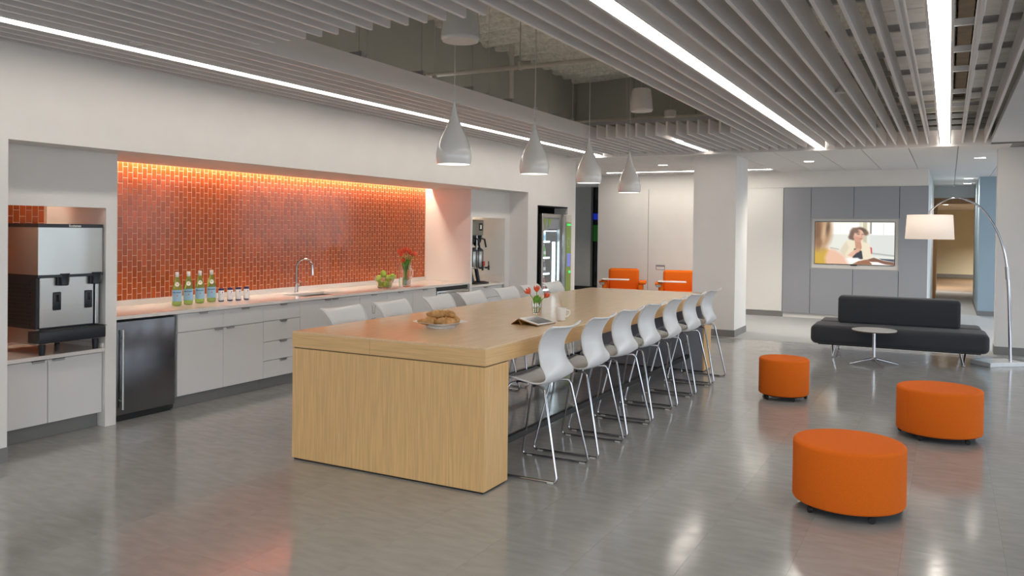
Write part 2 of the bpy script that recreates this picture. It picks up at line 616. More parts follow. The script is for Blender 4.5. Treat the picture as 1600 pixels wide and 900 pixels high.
# ------------------------------------------------------------------ far walls
YF = 16.70
wf = MB()
wf.box(-6.78, -0.335, YF + 0.02, YF + 0.25, 0, 2.85)
wf.box(-6.78, -0.335, YF - 0.0, YF + 0.02, 2.535, 2.85)
struct(wf.build('wall_far', 'wall_white'), 'white far wall of the lounge')
MBp = [(-6.78, -5.635, 0.09, 2.533), (-5.63, -3.9, 0.09, 2.44)]
struct(MB().box(-6.78, -5.64, YF, YF + 0.02, 0.1, 2.535).box(-5.628, -3.56, YF + 0.005, YF + 0.02, 0.1, 2.535).build('wall_far_panels', 'wall_white'),
       'white flush panels behind the orange armchairs')
struct(MB().box(-5.64, -5.628, YF + 0.012, YF + 0.02, 0.1, 2.535).box(-5.455, -5.255, YF + 0.001, YF + 0.012, 0.835, 0.94).build('trim_2', 'laminate_grey'),
       'shadow joint and recessed pull of white panel')
struct(MB().box(-5.44, -5.27, YF - 0.002, YF + 0.004, 0.845, 0.90).build('trim_3', 'wall_white'), 'white lip of recessed pull')
bf = MB().box(-6.78, -2.86, YF - 0.004, YF + 0.02, 0, 0.095).box(-2.86, -0.335, YF + 0.03, YF + 0.05, 0, 0.09)
struct(bf.build('baseboard_far', 'base_grey'), 'grey baseboard along far wall')
gb = tag(MB().rbox(-3.56, -2.875, YF - 0.012, YF + 0.018, 0.11, 2.53, 0.003, 1).build('glass_board', 'board_gloss'),
         'tall glossy white glass writing board between column and grey panels', 'board')

tvw = struct(MB().box(-2.863, -0.335, YF, YF + 0.018, 0.09, 0.975).box(-2.863, -2.35, YF, YF + 0.018, 0.975, 1.93)
             .box(-0.81, -0.335, YF, YF + 0.018, 0.975, 1.93).box(-2.863, -0.335, YF, YF + 0.018, 1.93, 2.53)
             .build('wall_media', 'dark_metal'), 'grey laminate media wall around the television')
for (x0, x1, z0, z1) in ((-2.863, -2.358, 0.09, 2.53), (-2.353, -1.593, 1.935, 2.53), (-1.588, -0.812, 1.935, 2.53),
                         (-2.353, -1.593, 0.09, 0.97), (-1.588, -0.812, 0.09, 0.97), (-0.806, -0.335, 0.09, 2.53)):
    MB().rbox(x0 + 0.0015, x1 - 0.0015, YF - 0.02, YF + 0.002, z0, z1, 0.002, 1).build('panel', 'panel_grey', tvw)
rec = MB().box(-2.353, -0.806, YF + 0.10, YF + 0.12, 0.97, 1.935)
rec.box(-2.356, -2.34, YF - 0.022, YF + 0.1, 0.965, 1.94).box(-0.82, -0.804, YF - 0.022, YF + 0.1, 0.965, 1.94)
rec.box(-2.34, -0.82, YF - 0.022, YF + 0.1, 0.965, 0.98).box(-2.34, -0.82, YF - 0.022, YF + 0.1, 1.925, 1.94)
rec.build('recess_frame', 'wall_grey', tvw)

# column
cx0, cx1, cy0, cy1 = -3.625, -2.95, 12.975, 13.80
struct(MB().box(cx0, cx1, cy0, cy1, 0, 2.86).build('wall_column', 'wall_white'), 'square white column at carpet edge')
cb = MB().box(cx0 - 0.01, cx1 + 0.01, cy0 - 0.01, cy1 + 0.01, 0, 0.105)
struct(cb.build('baseboard_column', 'base_grey'), 'grey baseboard around white column')

# right-hand wall end and hallway
struct(MB().box(0.585, 2.4, 13.15, 13.45, 0, 2.9).build('wall_right', 'wall_white'), 'white wall end behind the arc lamp')
struct(MB().box(0.575, 2.4, 13.138, 13.46, 0, 0.11).build('baseboard_right', 'base_grey'), 'grey baseboard behind arc lamp')
struct(MB().box(0.545, 1.6, 19.3, 23.0, 0, 2.85).build('wall_hall_right', 'panel_blue'), 'pale blue wall end in the hallway')
struct(MB().box(0.535, 1.6, 19.29, 23.0, 0, 0.10).build('baseboard_hall', 'base_grey'), 'grey baseboard of blue wall end')
struct(MB().box(-0.5, -0.335, YF + 0.25, 23.0, 0, 2.85).build('wall_hall_left', 'wall_cool'), 'left side of the hallway')
hd = MB().box(-0.5, 1.6, 23.0, 23.15, 2.50, 2.85).box(0.72, 1.6, 23.0, 23.15, 0, 2.5)
struct(hd.build('wall_hall_end', 'wall_cool'), 'wall over the doorway at end of hallway')
dr = MB().box(-0.50, -0.27, 22.97, 23.2, 0, 2.56).box(-0.27, 0.75, 22.97, 23.2, 2.42, 2.56).box(0.69, 0.75, 22.97, 23.2, 0, 2.42)
dr.box(-0.34, -0.30, 23.2, 27.6, 0, 2.56)
struct(dr.build('door_1', 'wood_door'), 'wooden door frame at end of hallway')
fr = MB().box(-3, 5, 36, 36.2, 0, 2.6).box(4.8, 5, 23.15, 36, 0, 2.6).box(-3, -0.34, 27.6, 27.8, 0, 2.6).box(-3, -2.8, 27.8, 36, 0, 2.6)
fr.box(1.6, 5, 23.0, 23.15, 0, 2.6)
struct(fr.build('wall_room_beyond', 'wall_warm'), 'warm cream wall of the room beyond')
struct(MB().box(-3, 5, 35.95, 36.0, 0, 0.14).build('baseboard_room', 'base_grey'), 'baseboard of the room beyond')
struct(MB().box(-3, 5, 23.15, 36.2, 2.6, 2.7).build('ceiling_room', 'ceil_panel'), 'ceiling of the room beyond')

# corridor on the far left
lc = MB().box(-13, -8.78, 21.0, 21.2, 0, 2.85).box(-8.78, -8.72, 20.95, 21.2, 0, 2.85).box(-8.28, -6.78, 21.0, 21.2, 0, 2.85)
lc.box(-6.78, -6.66, YF + 0.25, 21, 0, 2.85).box(-13, -12.8, 12, 21, 0, 2.85).box(-13, -5.95, 12.85, 13.0, 0, 2.85)
struct(lc.build('wall_corridor', 'wall_grey'), 'grey wall of the corridor past the vending machine')
struct(MB().box(-13, -6.78, 20.93, 20.97, 0, 0.11).build('baseboard_corridor', 'dark_metal'), 'dark baseboard in corridor')
gw = struct(MB().box(-8.72, -8.28, 21.1, 21.12, 0, 2.85).build('window_1', 'glass_dark'), 'dark glass at the end of corridor')
MB().box(-8.70, -8.29, 21.08, 21.1, 1.95, 2.12).build('blue_glow', 'glow_blue', gw)
MB().box(-8.70, -8.29, 21.08, 21.1, 1.35, 1.80).build('green_glow', 'glow_green', gw)

# ------------------------------------------------------------------ ceilings
ZL = 2.88
YE = 12.55


def deck(u, v):
    x = -5.72 + u * 12.7
    y = -5 + v * 18.0
    rib = math.sin(y * 2 * PI / 0.38 + 0.25 * math.sin(x * 1.3))
    z = 4.22 + 0.085 * max(-0.6, min(0.6, rib * 1.3)) + 0.02 * math.sin(x * 3.1 + y * 1.7) + random.uniform(-0.008, 0.008)
    return (x, y, z)


ceil = struct(MB().grid(deck, 80, 400).build('ceiling', 'fireproofing', smooth=80), 'grey slatted ceiling under rough fireproofed deck')
MB().box(-5.9, 7, -5, 13, 4.35, 4.4).build('deck_slab', 'fireproofing', ceil)
op0, op1 = 4.12, 10.20
slat_full = [-5.68, -5.555, -5.42, -5.285, -4.875, -4.735, -4.595, -4.45, -4.309, -2.258, -2.125, -1.99, -1.855]
slat_full += [-1.466 + 0.1331 * j for j in range(10)] + [0.14, 0.274, 0.405]
slat_cut = [-4.172 + 0.1367 * j for j in range(14)]
ST, SH = 0.024, 0.175


def slat_mesh(y0, y1):
    return MB().rbox(-ST / 2, ST / 2, y0, y1, 0, SH, 0.0015, 1).mesh('ceiling_slat', 'slat_grey')


s1, s2, s3 = slat_mesh(-5, YE), slat_mesh(-5, op0), slat_mesh(op1, YE)
for x in slat_full:
    place('slat', s1, ceil, (x, 0, ZL))
for x in slat_cut:
    place('slat', s2, ceil, (x, 0, ZL))
    place('slat', s3, ceil, (x, 0, ZL))
ra = MB().box(-5.68, 0.45, -0.02, 0.02, 0, 0.045).mesh('cross_rail', 'rail_grey')
rbl = MB().box(-5.68, -4.30, -0.02, 0.02, 0, 0.045).mesh('cross_rail', 'rail_grey')
rbr = MB().box(-2.27, 0.45, -0.02, 0.02, 0, 0.045).mesh('cross_rail', 'rail_grey')
y = -1.0
for y in (-3, -1.5, 0, 1.2, 2.3, 3.3, 4.05, 5.4, 6.3, 7.2, 8.05, 9.3, 10.25, 11.2, 11.8, 12.45):
    if op0 - 0.05 < y < op1:
        place('cross_rail', rbl, ceil, (0, y, ZL + SH))
        place('cross_rail', rbr, ceil, (0, y, ZL + SH))
    else:
        place('cross_rail', ra, ceil, (0, y, ZL + SH))
# plenum walls of bare board
pw = MB().box(-5.78, -5.72, -5, 13, 2.92, 4.3).box(-5.72, 0.55, 12.99, 13.05, 2.86, 4.3).box(0.55, 0.6, -5, 13, 2.95, 4.3)
pw.box(-5.72, 0.55, -5.05, -5, 2.92, 4.3)
pwo = struct(pw.build('wall_plenum', 'dark_metal'), 'bare grey board walls above the slatted ceiling')
for k in range(15):
    MB().rbox(-5.725, -5.703, -4.9 + k * 1.2, -4.9 + k * 1.2 + 1.192, 2.92, 4.28, 0.003, 1).build('board', 'drywall_raw', pwo)
for k in range(6):
    x0 = -5.70 + k * 1.05
    MB().rbox(x0, x0 + 1.042, 12.965, 12.99, 2.9, 4.28, 0.003, 1).build('board', 'drywall_raw', pwo)
MB().box(0.53, 0.55, -5, 12.98, 2.95, 4.3).build('board', 'drywall_raw', pwo)
struct(MB().box(0.475, 7, -5, 13.2, ZL, ZL + 0.07).build('ceiling_right', 'wall_cool'), 'smooth white ceiling beside the slats')
struct(MB().box(-5.70, 0.475, YE, YE + 0.05, 2.845, 3.06).build('trim_4', 'slat_grey'), 'grey bar closing the slat ends')

# lounge ceiling in long lay-in panels
cl = struct(MB().box(-13, 2.4, YE + 0.05, 23.0, 2.86, 2.92).build('ceiling_lounge', 'base_grey'), 'white lay-in panel ceiling of the lounge')
xs = [0.094 - 0.61 * k for k in range(22)]
for k, x in enumerate(xs):
    x0, x1 = x - 0.61 + 0.005, x - 0.005
    if x0 < -12.9:
        break
    lo = YE + 0.055
    if -3.7 < x0 and x1 < -0.3 or x1 < -3.0 and x0 > -6.9:
        segs = [(lo, 15.93), (16.07, YF + 0.02)] if x1 < -2.85 else [(lo, YF + 0.02)]
    else:
        segs = [(lo, 19.9), (19.91, 23.0)]
    for (a, b) in segs:
        MB().rbox(x0, x1, a, b, 2.848, 2.862, 0.003, 1).build('ceiling_panel', 'ceil_panel', cl)
for (a, b) in ((YE + 0.055, 17.2), (17.21, 23.0)):
    MB().rbox(0.099, 0.715, a, b, 2.848, 2.862, 0.003, 1).build('ceiling_panel', 'ceil_panel', cl)
MB().rbox(0.725, 2.3, 13.2, 23.0, 2.848, 2.862, 0.003, 1).build('ceiling_panel', 'ceil_panel', cl)


# ------------------------------------------------------------------ built-in lights
def linear(x, y0, y1, label, wd=0.112):
    t = thing('linear_light', label, 'ceiling light', (x, (y0 + y1) / 2, ZL), 0, 'white linear lights in the slatted ceiling')
    h = (y1 - y0) / 2
    MB().box(-wd / 2, wd / 2, -h, h, 0.0, 0.012).build('diffuser', 'strip_glow', t)
    b = MB().box(-wd / 2 - 0.016, -wd / 2, -h, h, -0.006, 0.10).box(wd / 2, wd / 2 + 0.016, -h, h, -0.006, 0.10)
    b.box(-wd / 2, wd / 2, -h, h, 0.09, 0.10)
    b.build('housing', 'slat_grey', t)
    MB().box(-wd / 2, wd / 2, -h, h, 0.101, 0.108).build('plenum_fill', 'plenum_fill_glow', t)  # glowing sheet added above the housing to lift the dark plenum
    return t


linear(-5.08, -4, 12.52, 'long white linear ceiling light running beside the kitchen wall')
linear(-1.66, -4, 12.52, 'long white linear ceiling light between the pendants and the sofa side')
linear(-0.065, -4, 12.52, 'rightmost long white linear ceiling light, above the ottomans')
linear(-3.284, 11.0, 12.40, 'short white linear ceiling light just before the white column', 0.10)
lw = thing('slot_light', 'thin slot light along the white wall behind the armchairs', 'ceiling light', (-4.6, 16.0, 2.85))
MB().box(-1.72, 1.60, -0.05, 0.05, 0.0, 0.008).build('diffuser', 'down_glow', lw)
MB().box(-1.75, 1.63, -0.07, -0.05, -0.003, 0.008).box(-1.75, 1.63, 0.05, 0.07, -0.003, 0.008).build('trim', 'ceil_panel', lw)


def downlight(x, y, label, power=14, z=2.848):
    t = thing('downlight', label, 'downlight', (x, y, z), 0, 'recessed square downlights')
    MB().box(-0.075, 0.075, -0.05, 0.05, -0.003, 0.004).build('lens', 'down_glow', t)
    MB().box(-0.088, 0.088, -0.062, -0.05, -0.006, 0.002).box(-0.088, 0.088, 0.05, 0.062, -0.006, 0.002) \
        .box(-0.088, -0.075, -0.05, 0.05, -0.006, 0.002).box(0.075, 0.088, -0.05, 0.05, -0.006, 0.002).build('trim_ring', 'ceil_panel', t)
    ld = bpy.data.lights.new('downlight_beam', 'SPOT')
    ld.energy = power
    ld.spot_size = math.radians(140)
    ld.spot_blend = 0.8
    ld.shadow_soft_size = 0.08
    ld.color = (1.0, 0.92, 0.80)
    lo = bpy.data.objects.new('downlight_beam', ld)
    C.objects.link(lo)
    lo.parent = t
    lo.location = (0, 0, -0.02)
    return t


downlight(-2.08, 14.40, 'square downlight in the panel ceiling before the television', 170)
downlight(0.41, 14.60, 'square downlight in the panel ceiling above the arc lamp', 120)
downlight(0.35, 19.80, 'nearer of two small downlights above the hallway', 110)
downlight(0.365, 21.70, 'farther of two small downlights above the hallway', 80)
downlight(-4.58, 14.35, 'square downlight in the panel ceiling left of the white column', 150)
downlight(-0.1, 29.0, 'downlight in the cream room beyond the hallway', 900, 2.6)
downlight(2.0, 33.0, 'unseen downlight added deep inside the cream room, out of the doorway', 1200, 2.6)  # added out of sight to light the cream room
downlight(-7.6, 18.2, 'unseen downlight added in the corridor past the vending machine', 150)  # lamp added out of view to brighten the corridor
downlight(-9.4, 18.2, 'unseen downlight added deeper in the corridor past the vending machine', 120)  # second unseen lamp, added for the dim corridor walls

# ------------------------------------------------------------------ services above the slats
pipe = thing('sprinkler_pipe', 'pale pipe crossing the open ceiling above the pendants', 'pipe', (0, 7.63, 3.35))
MB().tube([(-5.70, 0, 0), (-0.75, 0, 0)], 0.026, 10).build('pipe_run', 'pipe_paint', pipe, 40)
for x in (-4.0, -2.9, -1.2):
    MB().tube([(x, 0, 0.0), (x, 0, 0.85)], 0.006, 6).box(x - 0.012, x + 0.012, -0.034, 0.034, -0.03, 0.05).build('hanger', 'pipe_paint', pipe)
pipe2 = thing('conduit_pipe', 'pale pipe running behind the far slat ends', 'pipe', (0, 10.9, 3.20))
MB().tube([(-5.70, 0, 0), (0.45, 0, 0)], 0.03, 10).build('pipe_run', 'pipe_paint', pipe2, 40)
MB().box(-5.7, 0.45, 0.04, 0.10, -0.10, -0.035).build('channel', 'drywall_raw', pipe2)
riser = thing('riser_pipe', 'upright pipe against the dark left wall above the slats', 'pipe', (-5.35, 9.95, 2.92))
MB().tube([(0, 0, 0), (0, 0, 1.25)], 0.035, 10).build('pipe_run', 'pipe_paint', riser, 40)
MB().lathe([(0.06, 0), (0.06, 0.06), (0.04, 0.09)], 12, (0, 0, 0), True).build('flange', 'pipe_paint', riser)
names = ['nearest', 'second', 'third', 'fourth', 'farthest']
for k, yy in enumerate((5.85, 6.95, 8.05, 9.25, 10.4)):
    t = thing('suspension_wire', '%s thin hanger wire with bracket along left edge of the ceiling opening' % names[k], 'wire',
              (-4.62, yy, ZL + SH + 0.045), 0, 'hanger wires of the slatted ceiling')
    MB().tube([(0, 0, 0.05), (0, 0, 1.13)], 0.004, 6).build('rod', 'wire', t)
    MB().rbox(-0.02, 0.02, -0.02, 0.02, 0.0, 0.09, 0.004, 1).box(-0.035, 0.035, -0.05, 0.09, -0.005, 0.012).build('bracket', 'wire', t)
tag(MB().tube([(-3.95, 10.75, 3.2), (-4.0, 10.8, 4.2)], 0.005, 6).build('suspension_wire', 'wire'),
    'slanting thin wire between the third and fourth pendants', 'wire', 'hanger wires of the slatted ceiling')
for k, (x, yy) in enumerate(((-2.33, 5.45), (-2.33, 7.35), (-2.33, 9.2))):
    t = thing('rail_clip', ['nearest', 'middle', 'farthest'][k] + ' white clip behind the slat edging the ceiling opening', 'bracket',
              (x, yy, 3.02), 0, 'white clips at right edge of the ceiling opening')
    MB().rbox(-0.06, 0.05, -0.035, 0.035, 0, 0.03, 0.004, 1).build('plate', 'wire', t)
    MB().tube([(0, 0, 0.03), (0.01, 0, 1.16)], 0.004, 6).build('rod', 'wire', t)
duct = thing('air_duct', 'wrapped pale air duct above the rightmost slats', 'duct', (0, 0, 3.42))
for k in range(6):
    y0 = -4 + k * 2.8
    MB().rbox(-0.62, 0.02, y0, y0 + 2.78, 0, 0.5, 0.02, 2).build('duct_section', 'duct_wrap', duct)
duct2 = thing('air_duct', 'narrow wrapped air duct beside the smooth ceiling', 'duct', (0, 0, 3.30))
for k in range(6):
    y0 = -4 + k * 2.8
    MB().rbox(0.19, 0.50, y0, y0 + 2.78, 0, 0.4, 0.02, 2).build('duct_section', 'duct_wrap', duct2)
bm_ = thing('steel_beam', 'brown steel beam running between the two air ducts', 'beam', (0.10, 0, 3.55))
MB().box(-0.06, 0.06, -4, 12.9, 0, 0.02).build('flange', 'steel_beam', bm_)
MB().box(-0.012, 0.012, -4, 12.9, 0.02, 0.6).build('web', 'steel_beam', bm_)
for k, (x, yy) in enumerate(((-0.95, 7.9), (-0.86, 10.75))):
    t = thing('fire_sprinkler', ['nearer', 'farther'][k] + ' white sprinkler cup between the slats right of the central light', 'sprinkler',
              (x + 0.067, yy, ZL + 0.03), 0, 'sprinkler cups among the slats')
    MB().lathe([(0.045, 0), (0.045, 0.015), (0.02, 0.05), (0.012, 0.06)], 14, (0, 0, 0), True).build('cup', 'ceil_panel', t, 40)
    MB().tube([(0, 0, 0.06), (0, 0, 1.2)], 0.010, 8).build('stem', 'ceil_panel', t)
for k, (x, yy) in enumerate(((-4.94, 3.75), (-4.94, 7.7), (-4.94, 10.4))):
    t = thing('sensor', ['nearest', 'middle', 'farthest'][k] + ' small round sensor beside the light along kitchen wall', 'sensor',
              (x, yy, ZL + 0.0), 0, 'small round ceiling sensors')
    MB().lathe([(0.042, 0.0), (0.046, 0.01), (0.02, 0.02)], 16, (0, 0, 0), True).build('disc', 'ceil_panel', t, 40)
    MB().tube([(0, 0, 0.02), (0, 0, 0.18)], 0.006, 6).build('stem', 'ceil_panel', t)


def speaker(x, y, z, label, s=1.0):
    t = thing('pendant_speaker', label, 'speaker', (x, y, z), 0, 'white pendant loudspeakers')
    pr_ = [(0.128, 0.0), (0.138, 0.012), (0.141, 0.03), (0.132, 0.14), (0.118, 0.25), (0.105, 0.275), (0.03, 0.285)]
    MB().lathe([(r * s, h * s) for r, h in pr_], 28, (0, 0, 0)).build('cabinet', 'lacquer', t, 40)
    MB().lathe([(0.001, 0.004), (0.10 * s, 0.004), (0.128 * s, 0.0)], 28).build('grille', 'ceil_panel', t)
    MB().tube([(0, 0, 0.28 * s), (0, 0, 4.2 - z)], 0.006, 6).build('cable', 'wire', t)
    return t


speaker(-3.10, 4.99, 2.98, 'white pendant speaker above the nearest pendant lamp')
speaker(-3.33, 9.55, 3.10, 'white pendant speaker near the farthest pendant lamp')
jb = thing('junction_box', 'small white round box hanging behind the far speaker', 'junction box', (-3.28, 10.55, 3.16))
MB().lathe([(0.075, 0), (0.08, 0.02), (0.08, 0.08), (0.06, 0.09)], 18, (0, 0, 0), True).build('box', 'ceil_panel', jb, 40)
MB().tube([(0, 0, 0.09), (0.02, 0.01, 0.35), (0, 0, 1.0)], 0.004, 6).build('wire', 'wire', jb)

# ================================================================== THE KITCHEN WALL
XC = -6.05            # cabinet faces
XFR = -6.025          # counter edge


def handle(parent, yc, z, wd=0.095):
    h = MB().rbox(XC - 0.002, XC + 0.016, yc - wd / 2, yc + wd / 2, z - 0.004, z + 0.004, 0.002, 1)
    h.rbox(XC + 0.010, XC + 0.016, yc - wd / 2, yc + wd / 2, z - 0.014, z + 0.002, 0.002, 1)
    return h.build('handle', 'steel', parent, 40)


def front(parent, name, y0, y1, z0, z1, hy=None):
    o = MB().rbox(XC - 0.02, XC, y0 + 0.0015, y1 - 0.0015, z0 + 0.0015, z1 - 0.0015, 0.0015, 1).build(name, 'cab_white', parent)
    if hy is not None:
        handle(o, hy, z1 - 0.004)
    return o


def cabinet(y0, y1, label, fronts, top=0.852):
    t = thing('base_cabinet', label, 'cabinet', (0, 0, 0), 0, 'white base cabinets')
    MB().box(XT + 0.03, XC - 0.022, y0 + 0.001, y1 - 0.001, 0.108, top).build('carcass', 'cab_white', t)
    MB().box(XT + 0.03, XC - 0.06, y0 + 0.001, y1 - 0.001, 0.0, 0.105).build('toe_kick', 'base_grey', t)
    for f in fronts:
        front(t, *f)
    return t


ZT = 0.850
cabinet(5.03, 5.552, 'white cabinet with drawer over door beside the steel fridge',
        [('drawer', 5.03, 5.552, 0.685, ZT, 5.31), ('door', 5.03, 5.552, 0.112, 0.682, 5.49)])
cabinet(5.552, 6.068, 'white cabinet with drawer over door, below the small cans',
        [('drawer', 5.552, 6.068, 0.685, ZT, 5.82), ('door', 5.552, 6.068, 0.112, 0.682, 5.63)])
cabinet(6.068, 6.592, 'white four drawer cabinet left of the sink',
        [('drawer', 6.068, 6.592, a, b, 6.34) for a, b in ((0.688, ZT), (0.48, 0.685), (0.288, 0.477), (0.112, 0.285))])
cabinet(6.592, 7.083, 'white sink cabinet door with pull at its right top corner', [('door', 6.592, 7.083, 0.112, ZT, 7.02)], 0.69)
cabinet(7.083, 7.588, 'white sink cabinet door with pull at its left top corner', [('door', 7.083, 7.588, 0.112, ZT, 7.15)], 0.69)
tr = cabinet(7.588, 8.118, 'white pull-out cabinet front with small cup symbol', [('door', 7.588, 8.118, 0.112, ZT, 7.85)])
cupm = MB()
for a, b in (((7.815, 0.72), (7.83, 0.62)), ((7.83, 0.62), (7.868, 0.62)), ((7.868, 0.62), (7.883, 0.72))):
    cupm.tube([(XC + 0.0005, a[0], a[1]), (XC + 0.0005, b[0], b[1])], 0.0022, 6)
cupm.build('cup_symbol', 'base_grey', tr)
MB().box(XC, XC + 0.001, 7.81, 7.89, 0.56, 0.565).build('cup_caption', 'base_grey', tr)
cabinet(8.118, 8.660, 'white pull-out cabinet front under the green limes bowl', [('door', 8.118, 8.660, 0.112, ZT, 8.39)])
cabinet(8.660, 9.205, 'white cabinet front directly left of the dishwasher', [('door', 8.660, 9.205, 0.112, ZT, 8.93)])

ct = thing('countertop', 'long pale stone countertop below the orange tiles', 'countertop', (0, 0, 0))
sx0, sx1, sy0, sy1 = -6.52, -6.15, 6.80, 7.50
cm = MB().box(XT, XFR, 4.402, sy0, 0.857, 0.885).box(XT, XFR, sy1, 10.028, 0.857, 0.885)
cm.box(XT, sx0, sy0, sy1, 0.857, 0.885).box(sx1, XFR, sy0, sy1, 0.857, 0.885)
cm.build('slab', 'quartz', ct)
MB().rbox(XT + 0.001, XT + 0.02, 4.402, 10.028, 0.885, 0.937, 0.002, 1).build('backsplash', 'quartz', ct)
sk = thing('sink', 'rectangular steel sink set into the pale countertop', 'sink', (0, 0, 0))
sm = MB().box(sx0, sx1, sy0, sy1, 0.70, 0.704).box(sx0 - 0.004, sx0, sy0, sy1, 0.70, 0.857).box(sx1, sx1 + 0.004, sy0, sy1, 0.70, 0.857)
sm.box(sx0, sx1, sy0 - 0.004, sy0, 0.70, 0.857).box(sx0, sx1, sy1, sy1 + 0.004, 0.70, 0.857)
sm.build('basin', 'steel', sk)
MB().cyl((-6.34, 7.15, 0), 0.04, 0.704, 0.708, 16).build('drain', 'chrome', sk)

fa = thing('faucet', 'tall chrome gooseneck faucet behind the sink', 'faucet', (-6.64, 7.17, 0.885), math.radians(18))
MB().lathe([(0.028, 0), (0.028, 0.006), (0.021, 0.01), (0.021, 0.10), (0.015, 0.105)], 20, (0, 0, 0), True).build('body', 'chrome', fa, 40)
pts = [(0, 0, 0.1), (0, 0, 0.29)]
pts += [(0.098 - 0.098 * math.cos(a), 0, 0.29 + 0.098 * math.sin(a)) for a in [PI * k / 12 * 0.94 for k in range(1, 13)]]
pts.append((0.197, 0, 0.20))
MB().tube(pts, 0.0125, 12).build('spout', 'chrome', fa, 50)
lv = MB().tube([(0, 0.015, 0.07), (0.0, 0.06, 0.072)], 0.013, 12)
lv.tube([(0, 0.052, 0.075), (0.01, 0.075, 0.135)], 0.0045, 8)
lv.build('lever', 'chrome', fa, 50)

fg = thing('undercounter_fridge', 'stainless undercounter fridge below the counter at left', 'fridge', (0, 0, 0))
MB().box(XT + 0.05, XC - 0.04, 4.415, 5.02, 0.02, 0.84).build('body', 'black_plastic', fg)
MB().box(XC - 0.06, XC - 0.035, 4.43, 4.98, 0.0, 0.055).build('kick_plate', 'dark_metal', fg)
MB().rbox(XC - 0.04, XC + 0.008, 4.42, 4.995, 0.06, 0.835, 0.004, 2).build('door', 'steel_dark', fg, 40)
hb = MB().tube([(XC + 0.045, 4.452, 0.11), (XC + 0.045, 4.452, 0.775)], 0.010, 10)
for z in (0.18, 0.70):
    hb.tube([(XC + 0.006, 4.452, z), (XC + 0.045, 4.452, z)], 0.006, 8)
hb.build('handle', 'steel_bright', fg, 50)

dw = thing('dishwasher', 'stainless dishwasher at right end of the counter', 'dishwasher', (0, 0, 0))
MB().box(XT + 0.05, XC - 0.03, 9.215, 10.02, 0.02, 0.85).build('body', 'black_plastic', dw)
MB().rbox(XC - 0.03, XC + 0.004, 9.22, 10.015, 0.10, 0.80, 0.004, 2).build('door', 'steel', dw, 40)
MB().tube([(XC + 0.03, 9.26, 0.775), (XC + 0.03, 9.975, 0.775)], 0.010, 10).build('handle', 'steel_bright', dw, 50)
MB().box(XC - 0.03, XC - 0.005, 9.22, 10.015, 0.81, 0.85).build('control_strip', 'dark_metal', dw)
MB().box(XT + 0.05, XC - 0.06, 9.215, 10.02, 0.0, 0.10).build('toe_kick', 'base_grey', dw)

# ------------------------------------------------------------------ ice machine niche
c1 = thing('base_cabinet', 'low white two door cabinet under the ice machine', 'cabinet', (0, 0, 0), 0, 'white base cabinets')
MB().box(XT + 0.03, XC - 0.022, 3.345, 4.295, 0.12, 0.608).build('carcass', 'cab_white', c1)
MB().box(XT + 0.03, XC - 0.06, 3.345, 4.295, 0.0, 0.115).build('toe_kick', 'base_grey', c1)
front(c1, 'door', 3.345, 3.838, 0.118, 0.606, 3.76)
front(c1, 'door', 3.841, 4.295, 0.118, 0.606, 3.92)
n1 = thing('countertop', 'short pale stone countertop carrying the ice machine', 'countertop', (0, 0, 0))
MB().rbox(XT, XFR, 3.335, 4.298, 0.612, 0.642, 0.003, 1).build('slab', 'quartz', n1)
MB().rbox(XT + 0.02, XFR - 0.01, 4.28, 4.297, 0.642, 0.68, 0.002, 1).build('backsplash', 'quartz', n1)

im = thing('ice_machine', 'steel and black countertop ice dispenser in left niche', 'ice machine', (0, 0, 0.642))
# local z measured from the counter
X0, X1, Y0, Y1 = -6.60, -6.035, 3.755, 4.275
for (a, b) in ((X0 + 0.05, Y0 + 0.04), (X1 - 0.02, Y0 + 0.04), (X0 + 0.05, Y1 - 0.04), (X1 - 0.02, Y1 - 0.04)):
    MB().lathe([(0.020, 0), (0.026, 0.08)], 12, (a, b, 0), True).build('foot', 'black_plastic', im, 40)
MB().rbox(X0, X1 - 0.03, Y0, Y1, 0.13, 0.60, 0.006, 1).build('lower_body', 'black_plastic', im)
lp = MB()
for k in range(11):
    lp.box(X0 + 0.06, X1 - 0.10, Y0 - 0.005, Y0 + 0.002, 0.23 + k * 0.03, 0.242 + k * 0.03)
lp.build('louvres', 'dark_metal', im)
MB().rbox(X0, X1 - 0.02, Y0 - 0.002, Y0 + 0.02, 0.08, 0.20, 0.003, 1).build('side_skirt', 'steel_bright', im)
MB().rbox(X1 - 0.032, X1 - 0.018, Y0 + 0.02, Y1 - 0.06, 0.205, 0.60, 0.003, 1).build('front_panel', 'steel_bright', im)
# upper hopper with bowed front
up = [(X0, Y0 - 0.005), (X0, Y1 + 0.005)]
up += [(X1 + 0.0 + 0.035 * (1 - ((k - 6) / 6) ** 2), Y1 + 0.005 - k / 12 * (Y1 - Y0 + 0.01)) for k in range(13)]
MB().prism(up, 0.612, 0.972, 'z').build('hopper', 'steel_bright', im, 30)
cap = [(X0, Y0 - 0.008), (X0, Y1 + 0.008)]
cap += [(X1 + 0.003 + 0.04 * (1 - ((k - 6) / 6) ** 2), Y1 + 0.008 - k / 12 * (Y1 - Y0 + 0.016)) for k in range(13)]
capo = MB().prism(cap, 0.972, 1.000, 'z').build('top_cap', 'black_plastic', im, 30)
text('Scotsman', 0.026, 'lettering', 'label_white', capo,
     lambda x, y, z: (X1 + 0.0445 + z - 0.04 * ((x - 0.0) / 0.29) ** 2, (Y0 + Y1) / 2 + x, 0.986 + y), 0.0006)
MB().prism(cap, 0.592, 0.612, 'z').build('hood', 'black_plastic', im, 30)
